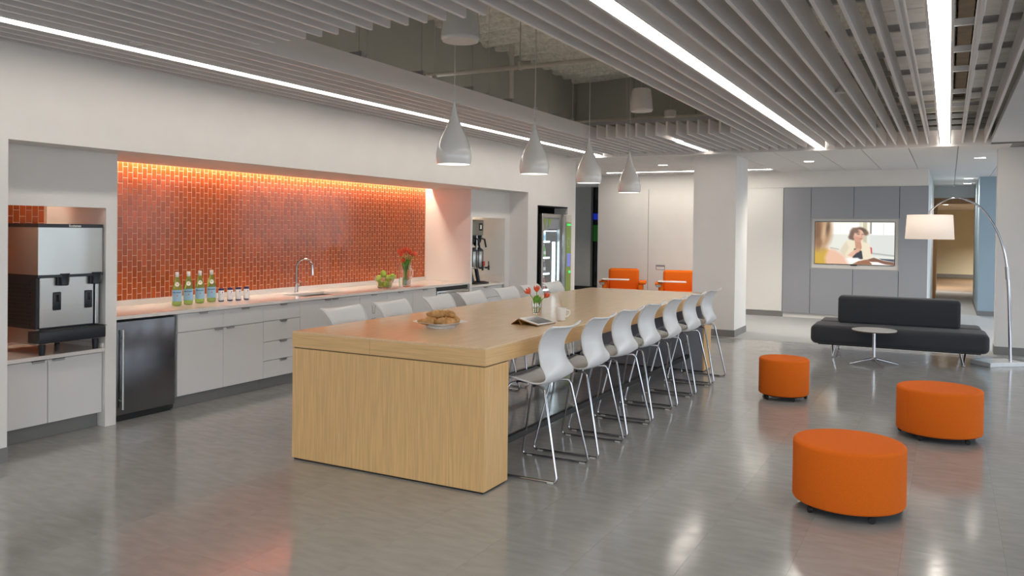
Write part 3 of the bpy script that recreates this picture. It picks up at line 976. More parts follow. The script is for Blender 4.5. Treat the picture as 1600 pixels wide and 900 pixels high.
wedge = MB().add([(X0, Y0 - 0.004, 0.54), (X0, Y1 + 0.004, 0.54), (X1 - 0.14, Y1 + 0.004, 0.545), (X1 - 0.14, Y0 - 0.004, 0.545),
                  (X0, Y0 - 0.004, 0.592), (X0, Y1 + 0.004, 0.592), (X1, Y1 + 0.004, 0.592), (X1, Y0 - 0.004, 0.592)],
                 [(0, 1, 2, 3), (4, 5, 6, 7), (0, 1, 5, 4), (1, 2, 6, 5), (2, 3, 7, 6), (3, 0, 4, 7)])
wedge.build('hood_underside', 'black_plastic', im)
for yy in (Y0 + 0.20, Y0 + 0.47):
    MB().lathe([(0.034, 0.525), (0.040, 0.532), (0.040, 0.58), (0.048, 0.619)], 18, (X1 + 0.005, yy - 0.01, 0), True).build('spout', 'black_plastic', im, 40)
    MB().tube([(X1 - 0.005, yy + 0.035, 0.55), (X1 - 0.002, yy + 0.035, 0.618)], 0.012, 8).build('water_nozzle', 'steel_bright', im, 40)
for yy in (Y0 + 0.155, Y0 + 0.415):
    k = MB().rbox(X1 - 0.02, X1 - 0.010, yy - 0.032, yy + 0.032, 0.335, 0.475, 0.006, 2).build('keypad', 'black_plastic', im, 40)
    MB().rbox(X1 - 0.011, X1 - 0.008, yy - 0.012, yy + 0.012, 0.40, 0.455, 0.002, 1).build('display', 'black_gloss', k)
MB().rbox(X1 - 0.06, X1 + 0.085, Y0 - 0.045, Y1 - 0.02, 0.10, 0.19, 0.006, 2).build('drip_tray', 'black_plastic', im, 40)
MB().box(X1 - 0.04, X1 + 0.07, Y0, Y1, 0.19, 0.193).build('tray_grille', 'dark_metal', im)
MB().rbox(X1 - 0.034, X1 - 0.006, Y1 - 0.05, Y1 - 0.02, 0.20, 0.58, 0.004, 1).build('side_trim', 'steel', im)
cab = []
for k in range(60):
    a = k / 59 * 5.2 * PI
    cab.append((-6.30 + 0.05 * math.sin(a * 0.7) - 0.06, 3.545 + 0.085 * math.cos(a) + 0.03 * math.sin(a * 0.31), 0.0065 + 0.012 * (k % 12) / 12 + 0.006 * math.sin(a)))
tag(MB().tube([(x, y, z + 0.642) for x, y, z in cab], 0.0055, 6).build('power_cable', 'cable_dark', None, 60),
    'loose black cable coiled beside the ice machine', 'cable')

# ------------------------------------------------------------------ coffee niche
c2 = thing('base_cabinet', 'white two drawer cabinet under the coffee brewer', 'cabinet', (0, 0, 0), 0, 'white base cabinets')
MB().box(XT + 0.03, XC - 0.022, 10.09, 11.04, 0.12, 0.795).build('carcass', 'cab_white', c2)
MB().box(XT + 0.03, XC - 0.06, 10.09, 11.04, 0.0, 0.115).build('toe_kick', 'base_grey', c2)
front(c2, 'drawer', 10.095, 11.035, 0.63, 0.794, 10.52)
front(c2, 'drawer', 10.095, 11.035, 0.38, 0.625, 10.52)
front(c2, 'drawer', 10.095, 11.035, 0.118, 0.375, 10.52)
n2 = thing('countertop', 'short pale stone countertop carrying the coffee brewer', 'countertop', (0, 0, 0))
MB().rbox(XT, XFR, 10.083, 11.048, 0.80, 0.832, 0.003, 1).build('slab', 'quartz', n2)
MB().rbox(XT + 0.02, XFR - 0.02, 11.03, 11.047, 0.832, 0.93, 0.002, 1).build('backsplash', 'quartz', n2)

cf = thing('coffee_brewer', 'tall black and steel coffee brewer with two servers', 'coffee brewer', (-6.26, 10.66, 0.832))
MB().rbox(-0.32, 0.10, -0.34, -0.02, 0.72, 0.95, 0.006, 2).build('head', 'coffee_beige', cf, 40)
MB().rbox(0.098, 0.106, -0.16, -0.06, 0.79, 0.90, 0.004, 1).build('display', 'black_gloss', cf)
MB().rbox(0.105, 0.108, -0.135, -0.085, 0.815, 0.875, 0.002, 1).build('badge', 'label_white', cf)
MB().tube([(0.05, -0.14, 0.25), (0.05, -0.14, 0.72)], 0.016, 10).build('column', 'steel_bright', cf, 40)
MB().rbox(-0.30, -0.10, -0.33, -0.03, 0.03, 0.72, 0.006, 1).build('rear_column', 'black_plastic', cf)
for yy in (-0.25, -0.06):
    MB().lathe([(0.03, 0.56), (0.07, 0.62), (0.085, 0.715), (0.088, 0.72)], 18, (0.0, yy, 0), True).build('brew_basket', 'black_plastic', cf, 40)
    MB().tube([(0.07, yy, 0.68), (0.13, yy + 0.02, 0.66), (0.15, yy + 0.03, 0.54)], 0.014, 8).build('basket_handle', 'black_plastic', cf, 50)
for k, yy in enumerate((-0.24, -0.06)):
    sv = MB().lathe([(0.075, 0.25), (0.08, 0.26), (0.08, 0.48), (0.07, 0.50)], 20, (0.02, yy, 0), True).build('server', 'steel_bright', cf, 40)
    MB().lathe([(0.082, 0.48), (0.082, 0.51), (0.05, 0.535), (0.02, 0.54)], 20, (0.02, yy, 0), True).build('server_lid', 'black_plastic', sv, 40)
    st = MB().tube([(0.08, yy + 0.06, 0.24), (0.08, yy + 0.06, 0.50)], 0.007, 8)
    st.tube([(0.08, yy - 0.06, 0.24), (0.08, yy - 0.06, 0.50)], 0.007, 8)
    st.build('sight_guard', 'black_plastic', sv)
    MB().rbox(-0.06, 0.11, yy - 0.09, yy + 0.09, 0.225, 0.25, 0.006, 1).build('server_stand', 'steel', sv)
    tp = MB().tube([(0.10, yy + 0.09, 0.235), (0.16, yy + 0.10, 0.235)], 0.014, 8)
    tp.tube([(0.16, yy + 0.10, 0.20), (0.16, yy + 0.10, 0.27)], 0.016, 8)
    tp.tube([(0.16, yy + 0.10, 0.27), (0.15, yy + 0.11, 0.33)], 0.009, 8)
    tp.build('tap', 'black_plastic', sv, 50)
    MB().tube([(0.03, yy + 0.02, 0.03), (0.0, yy, 0.225)], 0.03, 8).build('pedestal', 'black_plastic', sv)
MB().rbox(0.095, 0.115, -0.015, 0.01, 0.26, 0.33, 0.003, 1).build('red_tap', 'ink_red', cf)
MB().lathe([(0.15, 0), (0.15, 0.012), (0.10, 0.03)], 24, (0.03, -0.02, 0), True).build('base_plate', 'dark_metal', cf, 40)
MB().lathe([(0.12, 0), (0.12, 0.01), (0.08, 0.025)], 24, (0.03, -0.23, 0), True).build('base_plate', 'dark_metal', cf, 40)

# ------------------------------------------------------------------ bottles and cans on the counter
bp_ = [(0.030, 0.0), (0.041, 0.006), (0.043, 0.02), (0.043, 0.155), (0.040, 0.175), (0.028, 0.225), (0.018, 0.262), (0.015, 0.285), (0.0155, 0.302)]
ordn = ['leftmost', 'second from left', 'third from left', 'rightmost']


def wrap(R, cz, a0):
    return lambda x, y, z: ((R + 0.0012 + z) * math.cos(a0 + x / R), (R + 0.0012 + z) * math.sin(a0 + x / R), cz + y)


def bottle(loc, label):
    t = thing('water_bottle', label, 'bottle', loc, math.radians(-42), 'green mineral water bottles on the counter')
    MB().lathe(bp_, 24, (0, 0, 0), True).build('glass', 'glass_green', t, 40)
    lb = MB().lathe([(0.0437, 0.045), (0.0437, 0.15)], 24).build('label', 'label_blue', t, 40)
    text('S.PELLEGRINO', 0.0125, 'lettering', 'ink_blue', lb, wrap(0.0437, 0.128, 0.0), 0.0004)
    star = [((0.009 if k % 2 == 0 else 0.0038) * math.sin(PI * k / 5), (0.009 if k % 2 == 0 else 0.0038) * math.cos(PI * k / 5)) for k in range(10)]
    f = wrap(0.0437, 0.098, 0.12)
    MB().add([f(x, y, 0.0004) for x, y in star], [tuple(range(10))]).build('red_star', 'ink_red', lb)
    g = MB()
    nk = [((r + 0.0008), h) for r, h in bp_]
    oval = []
    for k in range(16):
        a = 2 * PI * k / 16
        hh = 0.205 + 0.022 * math.sin(a)
        rr = 0.0405 - (hh - 0.175) * 0.235
        oval.append(((rr + 0.003) * math.cos(0.55 * math.cos(a) + 0.1), (rr + 0.003) * math.sin(0.55 * math.cos(a) + 0.1), hh))
    g.add(oval, [tuple(range(16))])
    g.build('neck_label', 'label_white', t)
    MB().lathe([(0.0165, 0.268), (0.0165, 0.296)], 16).build('foil', 'foil', t, 40)
    MB().lathe([(0.0175, 0.294), (0.0175, 0.315), (0.014, 0.318)], 16, (0, 0, 0), True).build('cap', 'label_white', t, 40)
    return t


b0 = bottle((-6.40, 5.31, 0.885), ordn[0] + ' green mineral water bottle on the counter')
for k, (x, y) in enumerate(((-6.425, 5.462), (-6.455, 5.625), (-6.475, 5.785))):
    dup(b0, (x, y, 0.885), None, ordn[k + 1] + ' green mineral water bottle on the counter')


def can(loc, label):
    t = thing('drink_can', label, 'can', loc, math.radians(-35), 'slim white drink cans on the counter')
    MB().lathe([(0.022, 0), (0.0285, 0.008), (0.0285, 0.118), (0.024, 0.128)], 22, (0, 0, 0), True).build('body', 'can_white', t, 40)
    MB().lathe([(0.0288, 0.112), (0.0288, 0.119), (0.0245, 0.1285), (0.024, 0.131), (0.018, 0.129)], 22).build('rim', 'can_navy', t, 40)
    MB().lathe([(0.0225, 0.0005), (0.0288, 0.008), (0.0288, 0.012)], 22).build('base_ring', 'can_navy', t, 40)
    f = wrap(0.0285, 0.092, 0.25)
    MB().add([f(x, y, 0.0005) for x, y in ((-0.004, -0.009), (0.004, -0.004), (0.006, 0.009), (-0.002, 0.006))], [(0, 1, 2, 3)]).build('emblem', 'ink_blue', t)
    f2 = wrap(0.0285, 0.072, 0.2)
    m2 = MB()
    for k, (x0, x1, yy, hh) in enumerate(((-0.017, 0.014, 0.0, 0.003), (-0.004, 0.012, -0.016, 0.002))):
        m2.add([f2(x, y, 0.0005) for x, y in ((x0, yy), ((x0 + x1) / 2, yy), (x1, yy), (x1, yy + hh), ((x0 + x1) / 2, yy + hh), (x0, yy + hh))], [(0, 1, 4, 5), (1, 2, 3, 4)])
    m2.build('printed_line', 'laminate_grey', t)
    return t


k0 = can((-6.43, 5.87, 0.885), ordn[0] + ' slim white can with navy rim beside the bottles')
for k, (x, y) in enumerate(((-6.42, 5.975), (-6.41, 6.075), (-6.40, 6.175))):
    dup(k0, (x, y, 0.885), None, ordn[k + 1] + ' slim white can with navy rim beside the bottles')

# ------------------------------------------------------------------ bowl of limes
bw = thing('glass_bowl', 'flared square glass bowl holding green limes', 'bowl', (-6.24, 8.31, 0.885), math.radians(20))
bw.scale = (1.28, 1.28, 1.28)


def bowl(u, v):
    a = 2 * PI * v
    prof = [(0.001, 0.004), (0.055, 0.004), (0.062, 0.01), (0.072, 0.05), (0.098, 0.115), (0.102, 0.118), (0.096, 0.116), (0.066, 0.05), (0.056, 0.014), (0.001, 0.012)]
    i = u * (len(prof) - 1)
    k = min(int(i), len(prof) - 2)
    fr_ = i - k
    r = prof[k][0] * (1 - fr_) + prof[k + 1][0] * fr_
    z = prof[k][1] * (1 - fr_) + prof[k + 1][1] * fr_
    s = 1.0 / (abs(math.cos(a)) ** 4 + abs(math.sin(a)) ** 4) ** 0.25
    return (r * s * math.cos(a), r * s * math.sin(a), z)


MB().grid(bowl, 9, 32).build('vessel', 'glass', bw, 40)
lm = MB().sphere((0, 0, 0), 0.040, 16, 10, (1, 1, 1.08))
lm.lathe([(0.002, 0.041), (0.006, 0.044), (0.003, 0.047)], 8, (0, 0, 0), True)
lme = lm.mesh('lime', 'lime', 50)
for k, (x, y, z, l) in enumerate(((-0.045, -0.005, 0.052, 'low left'), (0.035, -0.035, 0.052, 'low front'), (0.02, 0.04, 0.052, 'low right'),
                                  (-0.035, -0.05, 0.105, 'upper left'), (0.035, 0.02, 0.108, 'upper middle'), (0.045, 0.075, 0.12, 'upper right'),
                                  (-0.01, -0.005, 0.155, 'topmost'))):
    o = place('lime', lme, None, (-6.24 + x * 1.25, 8.31 + y * 1.25, 0.885 + z * 1.2))
    o.rotation_euler = (random.uniform(-1, 1), random.uniform(-1, 1), random.uniform(0, 6))
    tag(o, l + ' green lime in the glass bowl', 'fruit', 'limes in the glass bowl')


# ------------------------------------------------------------------ tulips
def bloom(open_=0.2, s=1.0):
    m = MB()
    for k in range(6):
        a0 = 2 * PI * k / 6 + (0.1 if k % 2 else 0)
        inner = 0.92 if k % 2 else 1.0

        def pet(u, v, a0=a0, inner=inner):
            h = u * 0.052 * s
            wv = (v - 0.5) * 2
            rad = (0.003 + 0.021 * math.sin(min(1, u * 1.5) * PI / 2) + (open_ - 0.25) * 0.03 * u * u - 0.006 * u * u * u) * inner * s
            wid = math.sin(PI * (0.12 + 0.80 * u) ** 0.9) * 0.62
            a = a0 + wv * wid
            return (rad * math.cos(a), rad * math.sin(a), h - 0.004 * abs(wv) * u * s)
        m.grid(pet, 6, 4)
    return m


def tulip(base, mid, top, label, grp, op=0.2, s=1.0, leaves=1):
    t = thing('tulip', label, 'flower', base, 0, grp)
    B = Vector(base)
    pts = bez((0, 0, 0), tuple((Vector(mid) - B) * 0.6), tuple(Vector(mid) - B), tuple(Vector(top) - B), 10)
    MB().tube(pts, 0.0032 * s, 7).build('stem', 'stem_green', t, 50)
    d = (Vector(pts[-1]) - Vector(pts[-2])).normalized()
    rq = Vector((0, 0, 1)).rotation_difference(d).to_matrix().to_4x4()
    rq.translation = Vector(pts[-1]) - d * 0.003
    MB_ = bloom(op, s).xf(rq)
    solid(MB_.build('bloom', 'petal', t, 60), 0.0012)
    for k in range(leaves):
        a = random.uniform(0, 2 * PI)
        i0 = 4 + k
        p0 = Vector(pts[i0])

        def leaf(u, v, a=a, p0=p0):
            wv = (v - 0.5) * 2 * 0.013 * s * math.sin(PI * (0.08 + 0.9 * u))
            out = 0.03 * u * u + 0.006 * u
            return (p0.x + math.cos(a) * out - math.sin(a) * wv, p0.y + math.sin(a) * out + math.cos(a) * wv, p0.z + 0.085 * s * u - 0.02 * u ** 3)
        solid(MB().grid(leaf, 8, 3).build('leaf', 'leaf_green', t, 60), 0.001)
    return t


jx, jy = -6.22, 8.72
jg = thing('glass_jug', 'clear glass jug with handle holding orange tulips', 'jug', (jx, jy, 0.885), math.radians(-10))
jg.scale = (1.3, 1.3, 1.2)
MB().lathe([(0.001, 0.002), (0.056, 0.002), (0.060, 0.01), (0.058, 0.10), (0.058, 0.19), (0.063, 0.24), (0.060, 0.24), (0.055, 0.19), (0.055, 0.10), (0.056, 0.02), (0.001, 0.016)], 28).build('vessel', 'glass', jg, 40)
MB().tube(bez((0, 0.057, 0.19), (0, 0.13, 0.21), (0, 0.13, 0.09), (0, 0.058, 0.075), 14), 0.007, 10).build('handle', 'glass', jg, 60)
MB().lathe([(0.001, 0.0165), (0.0535, 0.0205), (0.0535, 0.10), (0.001, 0.101)], 24).build('water', 'water', jg, 40)
heads = [(0.06, -0.11, 0.335, 'lowest left'), (0.02, -0.085, 0.40, 'upper left'), (0.02, -0.03, 0.445, 'tallest left of centre'),
         (0.05, 0.00, 0.415, 'front centre'), (-0.03, 0.03, 0.42, 'rear centre'), (0.01, 0.045, 0.43, 'right of centre'),
         (0.045, 0.055, 0.40, 'right front'), (-0.02, -0.06, 0.43, 'rear left'), (0.0, 0.155, 0.395, 'far right drooping')]
for k, (x, y, z, l) in enumerate(heads):
    x, y, z = x * 1.25, y * 1.25, z * 1.1
    tulip((jx + x * 0.15, jy + y * 0.12, 0.885 + 0.03), (jx + x * 0.25, jy + y * 0.25, 0.885 + z * 0.65), (jx + x, jy + y, 0.885 + z - 0.04),
          l + ' orange tulip in the glass jug', 'orange tulips in the jug', 0.3, 1.35, 3)

# ================================================================== VENDING MACHINE
vm_ = thing('vending_machine', 'lit glass-front vending machine with green side panel in dark alcove', 'vending machine', (0, 0, 0))
vx = -5.66
vy0, vy1, vy2 = 11.62, 12.34, 12.62
MB().box(-6.65, -6.10, vy0, vy2, 0.06, 1.90).build('cabinet', 'dark_metal', vm_)
cs = MB().box(-6.10, vx - 0.05, vy0, vy0 + 0.03, 0.06, 1.90).box(-6.10, vx - 0.05, vy1 - 0.03, vy2, 0.06, 1.90)
cs.box(-6.10, vx - 0.05, vy0 + 0.03, vy1 - 0.03, 1.86, 1.90).box(-6.10, vx - 0.05, vy0 + 0.03, vy1 - 0.03, 0.06, 0.30)
cs.build('shell', 'dark_metal', vm_)
MB().box(-6.10, -6.09, vy0 + 0.03, vy1 - 0.03, 0.30, 1.86).build('back_panel', 'vend_back', vm_)
vd = MB().rbox(vx - 0.05, vx, vy0, vy0 + 0.055, 0.08, 1.905, 0.004, 1).rbox(vx - 0.05, vx, vy1 - 0.055, vy1, 0.08, 1.905, 0.004, 1)
vd.rbox(vx - 0.05, vx, vy0 + 0.055, vy1 - 0.055, 1.84, 1.905, 0.004, 1).rbox(vx - 0.05, vx, vy0 + 0.055, vy1 - 0.055, 0.08, 0.30, 0.004, 1)
vdo = vd.build('door', 'steel', vm_, 40)
MB().box(vx - 0.03, vx - 0.024, vy0 + 0.055, vy1 - 0.055, 0.30, 1.84).build('pane', 'glass_pane', vdo)
hdp = MB().prism([(vy0 + 0.055, 1.84), (vy1 - 0.055, 1.84), (vy1 - 0.055, 1.66), (vy0 + 0.30, 1.66), (vy0 + 0.055, 1.62)], vx - 0.022, vx - 0.016, 'x')
hdp.build('header_graphic', 'panel_grey', vdo)
MB().prism([(vy0 + 0.07, 1.83), (vy0 + 0.20, 1.83), (vy0 + 0.14, 1.66)], vx - 0.016, vx - 0.013, 'x').build('green_leaf', 'green_panel', vdo)
MB().prism([(vy0 + 0.26, 1.83), (vy0 + 0.40, 1.83), (vy0 + 0.25, 1.67)], vx - 0.016, vx - 0.013, 'x').build('green_leaf', 'green_panel', vdo)
MB().tube([(vx - 0.07, vy1 - 0.14, 0.72), (vx - 0.07, vy1 - 0.14, 1.45)], 0.028, 10).build('lamp_tube', 'vend_glow', vm_, 40)
MB().box(vx - 0.18, vx - 0.06, vy0 + 0.06, vy1 - 0.06, 1.62, 1.635).build('lamp_tube', 'vend_glow', vm_)
MB().rbox(vx - 0.20, vx - 0.10, vy1 - 0.24, vy1 - 0.06, 0.32, 0.66, 0.006, 1).build('dispenser', 'panel_grey', vm_)
for k in range(5):
    z = 0.42 + k * 0.26
    sh = MB().box(-6.08, vx - 0.09, vy0 + 0.04, vy1 - 0.26, z - 0.012, z).build('shelf', 'vend_back', vm_)
    MB().box(vx - 0.09, vx - 0.083, vy0 + 0.04, vy1 - 0.26, z - 0.02, z + 0.008).build('price_strip', 'vend_glow', sh)
cp_ = MB().rbox(vx - 0.05, vx + 0.06, vy1 + 0.004, vy2, 0.08, 1.905, 0.008, 2).build('control_panel', 'steel', vm_, 40)
MB().rbox(vx + 0.058, vx + 0.066, vy1 + 0.06, vy2 - 0.03, 0.60, 1.78, 0.004, 1).build('green_plate', 'green_panel', cp_)
MB().rbox(vx + 0.064, vx + 0.070, vy1 + 0.09, vy2 - 0.05, 1.04, 1.26, 0.003, 1).build('display', 'lcd', cp_)
MB().rbox(vx + 0.064, vx + 0.072, vy1 + 0.09, vy2 - 0.05, 1.72, 1.75, 0.003, 1).build('indicator', 'green_light', cp_)
MB().rbox(vx + 0.064, vx + 0.074, vy2 - 0.12, vy2 - 0.05, 0.93, 0.97, 0.003, 1).build('indicator', 'green_light', cp_)
MB().tube([(vx + 0.068, vy1 + 0.145 + 0.05 * math.cos(a), 1.44 + 0.08 * math.sin(a)) for a in [2 * PI * k / 20 for k in range(20)]], 0.003, 6, True).build('ring_mark', 'label_white', cp_)
MB().rbox(vx + 0.058, vx + 0.066, vy1 + 0.06, vy2 - 0.03, 0.25, 0.56, 0.004, 1).build('coin_tray', 'dark_metal', cp_)
kinds = ['bottle_c', 'bottle_d', 'bottle_c', 'bottle_b', 'bottle_a']
kn = ['clear water', 'dark cola', 'dark juice', 'green soda', 'pale blue water']
rowname = ['bottom', 'second lowest', 'middle', 'second highest', 'top']
kinds = ['bottle_a', 'bottle_d', 'bottle_c', 'bottle_b', 'bottle_a']
colm = ['leftmost', 'second', 'third', 'rightmost']
for k in range(5):
    z = 0.42 + k * 0.26
    me_b = MB().lathe([(0.028, 0), (0.031, 0.006), (0.031, 0.12), (0.026, 0.145), (0.012, 0.185), (0.011, 0.20)], 12, (0, 0, 0), True).mesh('bottle_body', kinds[k], 40)
    me_c = MB().lathe([(0.0135, 0.195), (0.0135, 0.212)], 10, (0, 0, 0), True).mesh('bottle_cap', 'label_white', 40)
    me_l = MB().lathe([(0.0315, 0.05), (0.0315, 0.10)], 12).mesh('bottle_label', ['label_blue', 'label_white', 'label_white', 'label_white', 'label_blue'][k], 40)
    for c in range(4):
        t = thing('drink_bottle', '%s small bottle on the %s shelf of the vending machine' % (colm[c], rowname[k]), 'bottle',
                  (vx - 0.15, vy0 + 0.10 + c * 0.092, z), 0, 'drinks in the vending machine')
        place('body', me_b, t)
        place('cap', me_c, t)
        place('label', me_l, t)

# ================================================================== THE LONG TABLE
TX0, TX1, TY0, TY1 = -4.08, -2.505, 4.367, 9.83
tb_ = thing('communal_table', 'long oak counter-height table with solid end panels', 'table', (0, 0, 0))
for (y0, y1) in ((TY0, 5.93), (5.931, 8.26), (8.261, TY1)):
    MB().rbox(TX0, TX1, y0, y1, 0.893, 0.907, 0.0015, 1).build('tabletop', 'oak_top', tb_)
xm = -3.397
MB().rbox(TX0, xm - 0.0006, TY0, TY0 + 0.02, 0.795, 0.893, 0.001, 1).build('end_band', 'oak_band', tb_)
MB().rbox(xm + 0.0006, TX1, TY0, TY0 + 0.02, 0.795, 0.893, 0.001, 1).build('end_band', 'oak_band', tb_)
MB().rbox(TX0, TX1, TY1 - 0.02, TY1, 0.795, 0.893, 0.001, 1).build('end_band', 'oak_band', tb_)
for x0, x1 in ((TX0, TX0 + 0.02), (TX1 - 0.02, TX1)):
    MB().rbox(x0, x1, TY0 + 0.02, TY1 - 0.02, 0.795, 0.893, 0.001, 1).build('side_band', 'oak_band', tb_)
MB().box(TX0 + 0.02, TX1 - 0.02, TY0 + 0.02, TY1 - 0.02, 0.80, 0.893).build('core', 'laminate_grey', tb_)
for (y0, y1) in ((TY0 + 0.003, TY0 + 0.312), (TY1 - 0.312, TY1 - 0.003)):
    e = MB().rbox(TX0 + 0.003, TX1 - 0.003, y0, y1, 0.012, 0.787, 0.0015, 1).build('end_panel', 'oak', tb_)
    yi = y1 if y0 < 6 else y0
    MB().box(TX0 + 0.02, TX1 - 0.02, min(yi, yi + (0.004 if y0 < 6 else -0.004)), max(yi, yi + (0.004 if y0 < 6 else -0.004)), 0.012, 0.787).build('inner_face', 'laminate_grey', e)
    MB().box(TX0 + 0.015, TX1 - 0.015, y0 + 0.012, y1 - 0.012, 0.0, 0.012).build('plinth', 'dark_metal', e)
    MB().box(TX0 + 0.012, TX1 - 0.012, y0 + 0.01, y1 - 0.01, 0.786, 0.80).build('shadow_gap', 'steel_beam', e)
for x in (-2.70, -3.885):
    MB().rbox(x - 0.018, x + 0.018, TY0 + 0.31, TY1 - 0.31, 0.15, 0.195, 0.002, 1).build('foot_rail', 'dark_metal', tb_)


# ================================================================== CHAIRS
def make_chair():
    t = thing('counter_chair', 'x', 'chair', (0, 0, 0), 0, 'white shell counter chairs around the long table')
    prof = catmull([(-0.222, 0, 0.612), (-0.205, 0, 0.634), (-0.15, 0, 0.645), (-0.06, 0, 0.632), (0.03, 0, 0.617), (0.10, 0, 0.614), (0.148, 0, 0.636),
                    (0.168, 0, 0.677), (0.168, 0, 0.725), (0.154, 0, 0.775), (0.143, 0, 0.82), (0.143, 0, 0.87), (0.158, 0, 0.92), (0.188, 0, 0.967), (0.213, 0, 0.990), (0.238, 0, 0.998)], 2)
    wid = [0.16, 0.195, 0.213, 0.222, 0.225, 0.225, 0.222, 0.220, 0.212, 0.203, 0.198, 0.202, 0.215, 0.226, 0.232, 0.232]
    n = len(prof)

    def shell(u, v):
        i = u * (n - 1)
        p = prof[int(round(i))]
        k = i / 2
        a = min(int(k), 14)
        wv = wid[a] * (1 - (k - a)) + wid[a + 1] * (k - a)
        s = (v - 0.5) * 2
        back = min(1, max(0, (p.z - 0.64) / 0.10)) if u > 0.35 else 0
        seat = 1 - back
        top = min(1, max(0, (u - 0.72) / 0.28))
        x = p.x - (0.055 - 0.022 * top) * back * s * s - 0.018 * (1 - back) * (u < 0.15) * s * s * -1
        z = p.z + seat * 0.016 * s * s * (1 if u > 0.1 else 0) + (0.014 * top ** 2 - 0.004 * (1 - top)) * back * s * s
        return (x, s * wv, z)
    sh = MB().grid(shell, n - 1, 14).build('seat_shell', 'shell_white', t, 70)
    solid(sh, 0.009, 0)
    for s in (-1, 1):
        pts = fillet([(0.03, s * 0.13, 0.598), (0.135, s * 0.205, 0.598), (0.262, s * 0.262, 0.009), (-0.262, s * 0.262, 0.009), (-0.135, s * 0.19, 0.606), (-0.10, s * 0.13, 0.612)], 0.035, 4)
        MB().tube(pts, 0.0085, 8).build('sled_leg', 'chrome', t, 60)
        for x in (-0.20, 0.215):
            MB().rbox(x - 0.022, x + 0.022, s * 0.262 - 0.012, s * 0.262 + 0.012, 0.0, 0.012, 0.002, 1).build('glide', 'wire', t)
    MB().tube([(0.03, -0.15, 0.598), (0.03, 0.15, 0.598)], 0.0085, 8).tube([(-0.10, -0.15, 0.612), (-0.10, 0.15, 0.612)], 0.0085, 8) \
        .rbox(-0.12, 0.05, -0.09, 0.09, 0.598, 0.616, 0.004, 1).build('seat_bracket', 'black_plastic', t, 60)
    return t


chair0 = make_chair()
side_r = [5.045, 5.725, 6.405, 7.045, 7.715, 8.39, 9.08]
side_l = [5.12, 5.79, 6.50, 7.12, 7.84, 8.43, 9.05]
ordc = ['nearest', 'second nearest', 'third nearest', 'middle', 'third farthest', 'second farthest', 'farthest']
first = True
for k, y in enumerate(side_r):
    lb = '%s white shell chair with chrome sled legs on the ottoman side of the table' % ordc[k]
    if first:
        chair0.location = (-2.462, y, 0)
        chair0['label'] = lb
        first = False
    else:
        dup(chair0, (-2.462 + random.uniform(-0.012, 0.012), y, 0), random.uniform(-0.03, 0.03), lb)
for k, y in enumerate(side_l):
    dup(chair0, (-4.085 + random.uniform(-0.01, 0.01), y, 0), PI + random.uniform(-0.03, 0.03), '%s white shell chair on the kitchen side of the table' % ordc[k])

# ================================================================== ON THE TABLE
ZTB = 0.907
pl_ = thing('square_plate', 'square white china plate with croissants on the table', 'plate', (-3.33, 5.13, ZTB), math.radians(-17))


def sq(r, a, p=6):
    s_ = 1.0 / (abs(math.cos(a)) ** p + abs(math.sin(a)) ** p) ** (1 / p)
    return (r * s_ * math.cos(a), r * s_ * math.sin(a))


def platef(u, v):
    prof = [(0.001, 0.0), (0.085, 0.0), (0.088, 0.012), (0.125, 0.034), (0.165, 0.042), (0.166, 0.045), (0.125, 0.039), (0.085, 0.018), (0.001, 0.017)]
    i = u * 8
    r, z = prof[int(round(i))]
    x, y = sq(r, 2 * PI * v + PI / 4)
    return (x, y, z)


MB().grid(platef, 8, 48).build('dish', 'china', pl_, 30)


def croissant(name_i):
    n = 40
    m = MB()
    ring = 12
    vs_, fs = [], []
    for i in range(n + 1):
        u = i / n
        a = (u - 0.5) * 2.3
        c = Vector((0.07 * math.sin(a), 0.07 * (1 - math.cos(a)), 0))
        seg = abs(((u * 7) % 1.0) - 0.5)
        r = (0.006 + 0.027 * math.sin(PI * u) ** 0.8) * (1.10 - 0.45 * seg)
        tdir = Vector((math.cos(a), math.sin(a), 0))
        nn = Vector((-math.sin(a), math.cos(a), 0))
        for j in range(ring):
            b = 2 * PI * j / ring
            vs_.append(c + nn * (r * math.cos(b)) + Vector((0, 0, 0.027 + r * 0.85 * math.sin(b))))
    for i in range(n):
        for j in range(ring):
            fs.append((i * ring + j, i * ring + (j + 1) % ring, (i + 1) * ring + (j + 1) % ring, (i + 1) * ring + j))
    fs.append(tuple(range(ring))[::-1])
    fs.append(tuple(n * ring + j for j in range(ring)))
    return m.add(vs_, fs).mesh('croissant', 'crust', 50)


crm = croissant(0)
for k, (x, y, z, rz, rx, l) in enumerate(((-0.075, -0.055, 0.020, 0.55, 0.0, 'front left'), (0.045, -0.075, 0.020, 0.35, 0.0, 'front right'),
                                          (-0.06, 0.055, 0.020, 3.5, 0.0, 'rear left'), (0.10, 0.02, 0.020, 1.9, 0.0, 'right end'),
                                          (-0.02, -0.005, 0.066, 0.8, 0.12, 'topmost left'), (0.055, 0.03, 0.062, 2.3, 0.1, 'topmost right'))):
    o = place('croissant', crm, None, (-3.33 + x * 0.88 - y * 0.47, 5.13 + x * 0.47 + y * 0.88, ZTB + z))
    o.rotation_euler = (rx, 0, rz + 0.5)
    o.scale = (1.2, 1.2, 1.15)
    tag(o, l + ' golden croissant on the square plate', 'croissant', 'croissants on the plate')

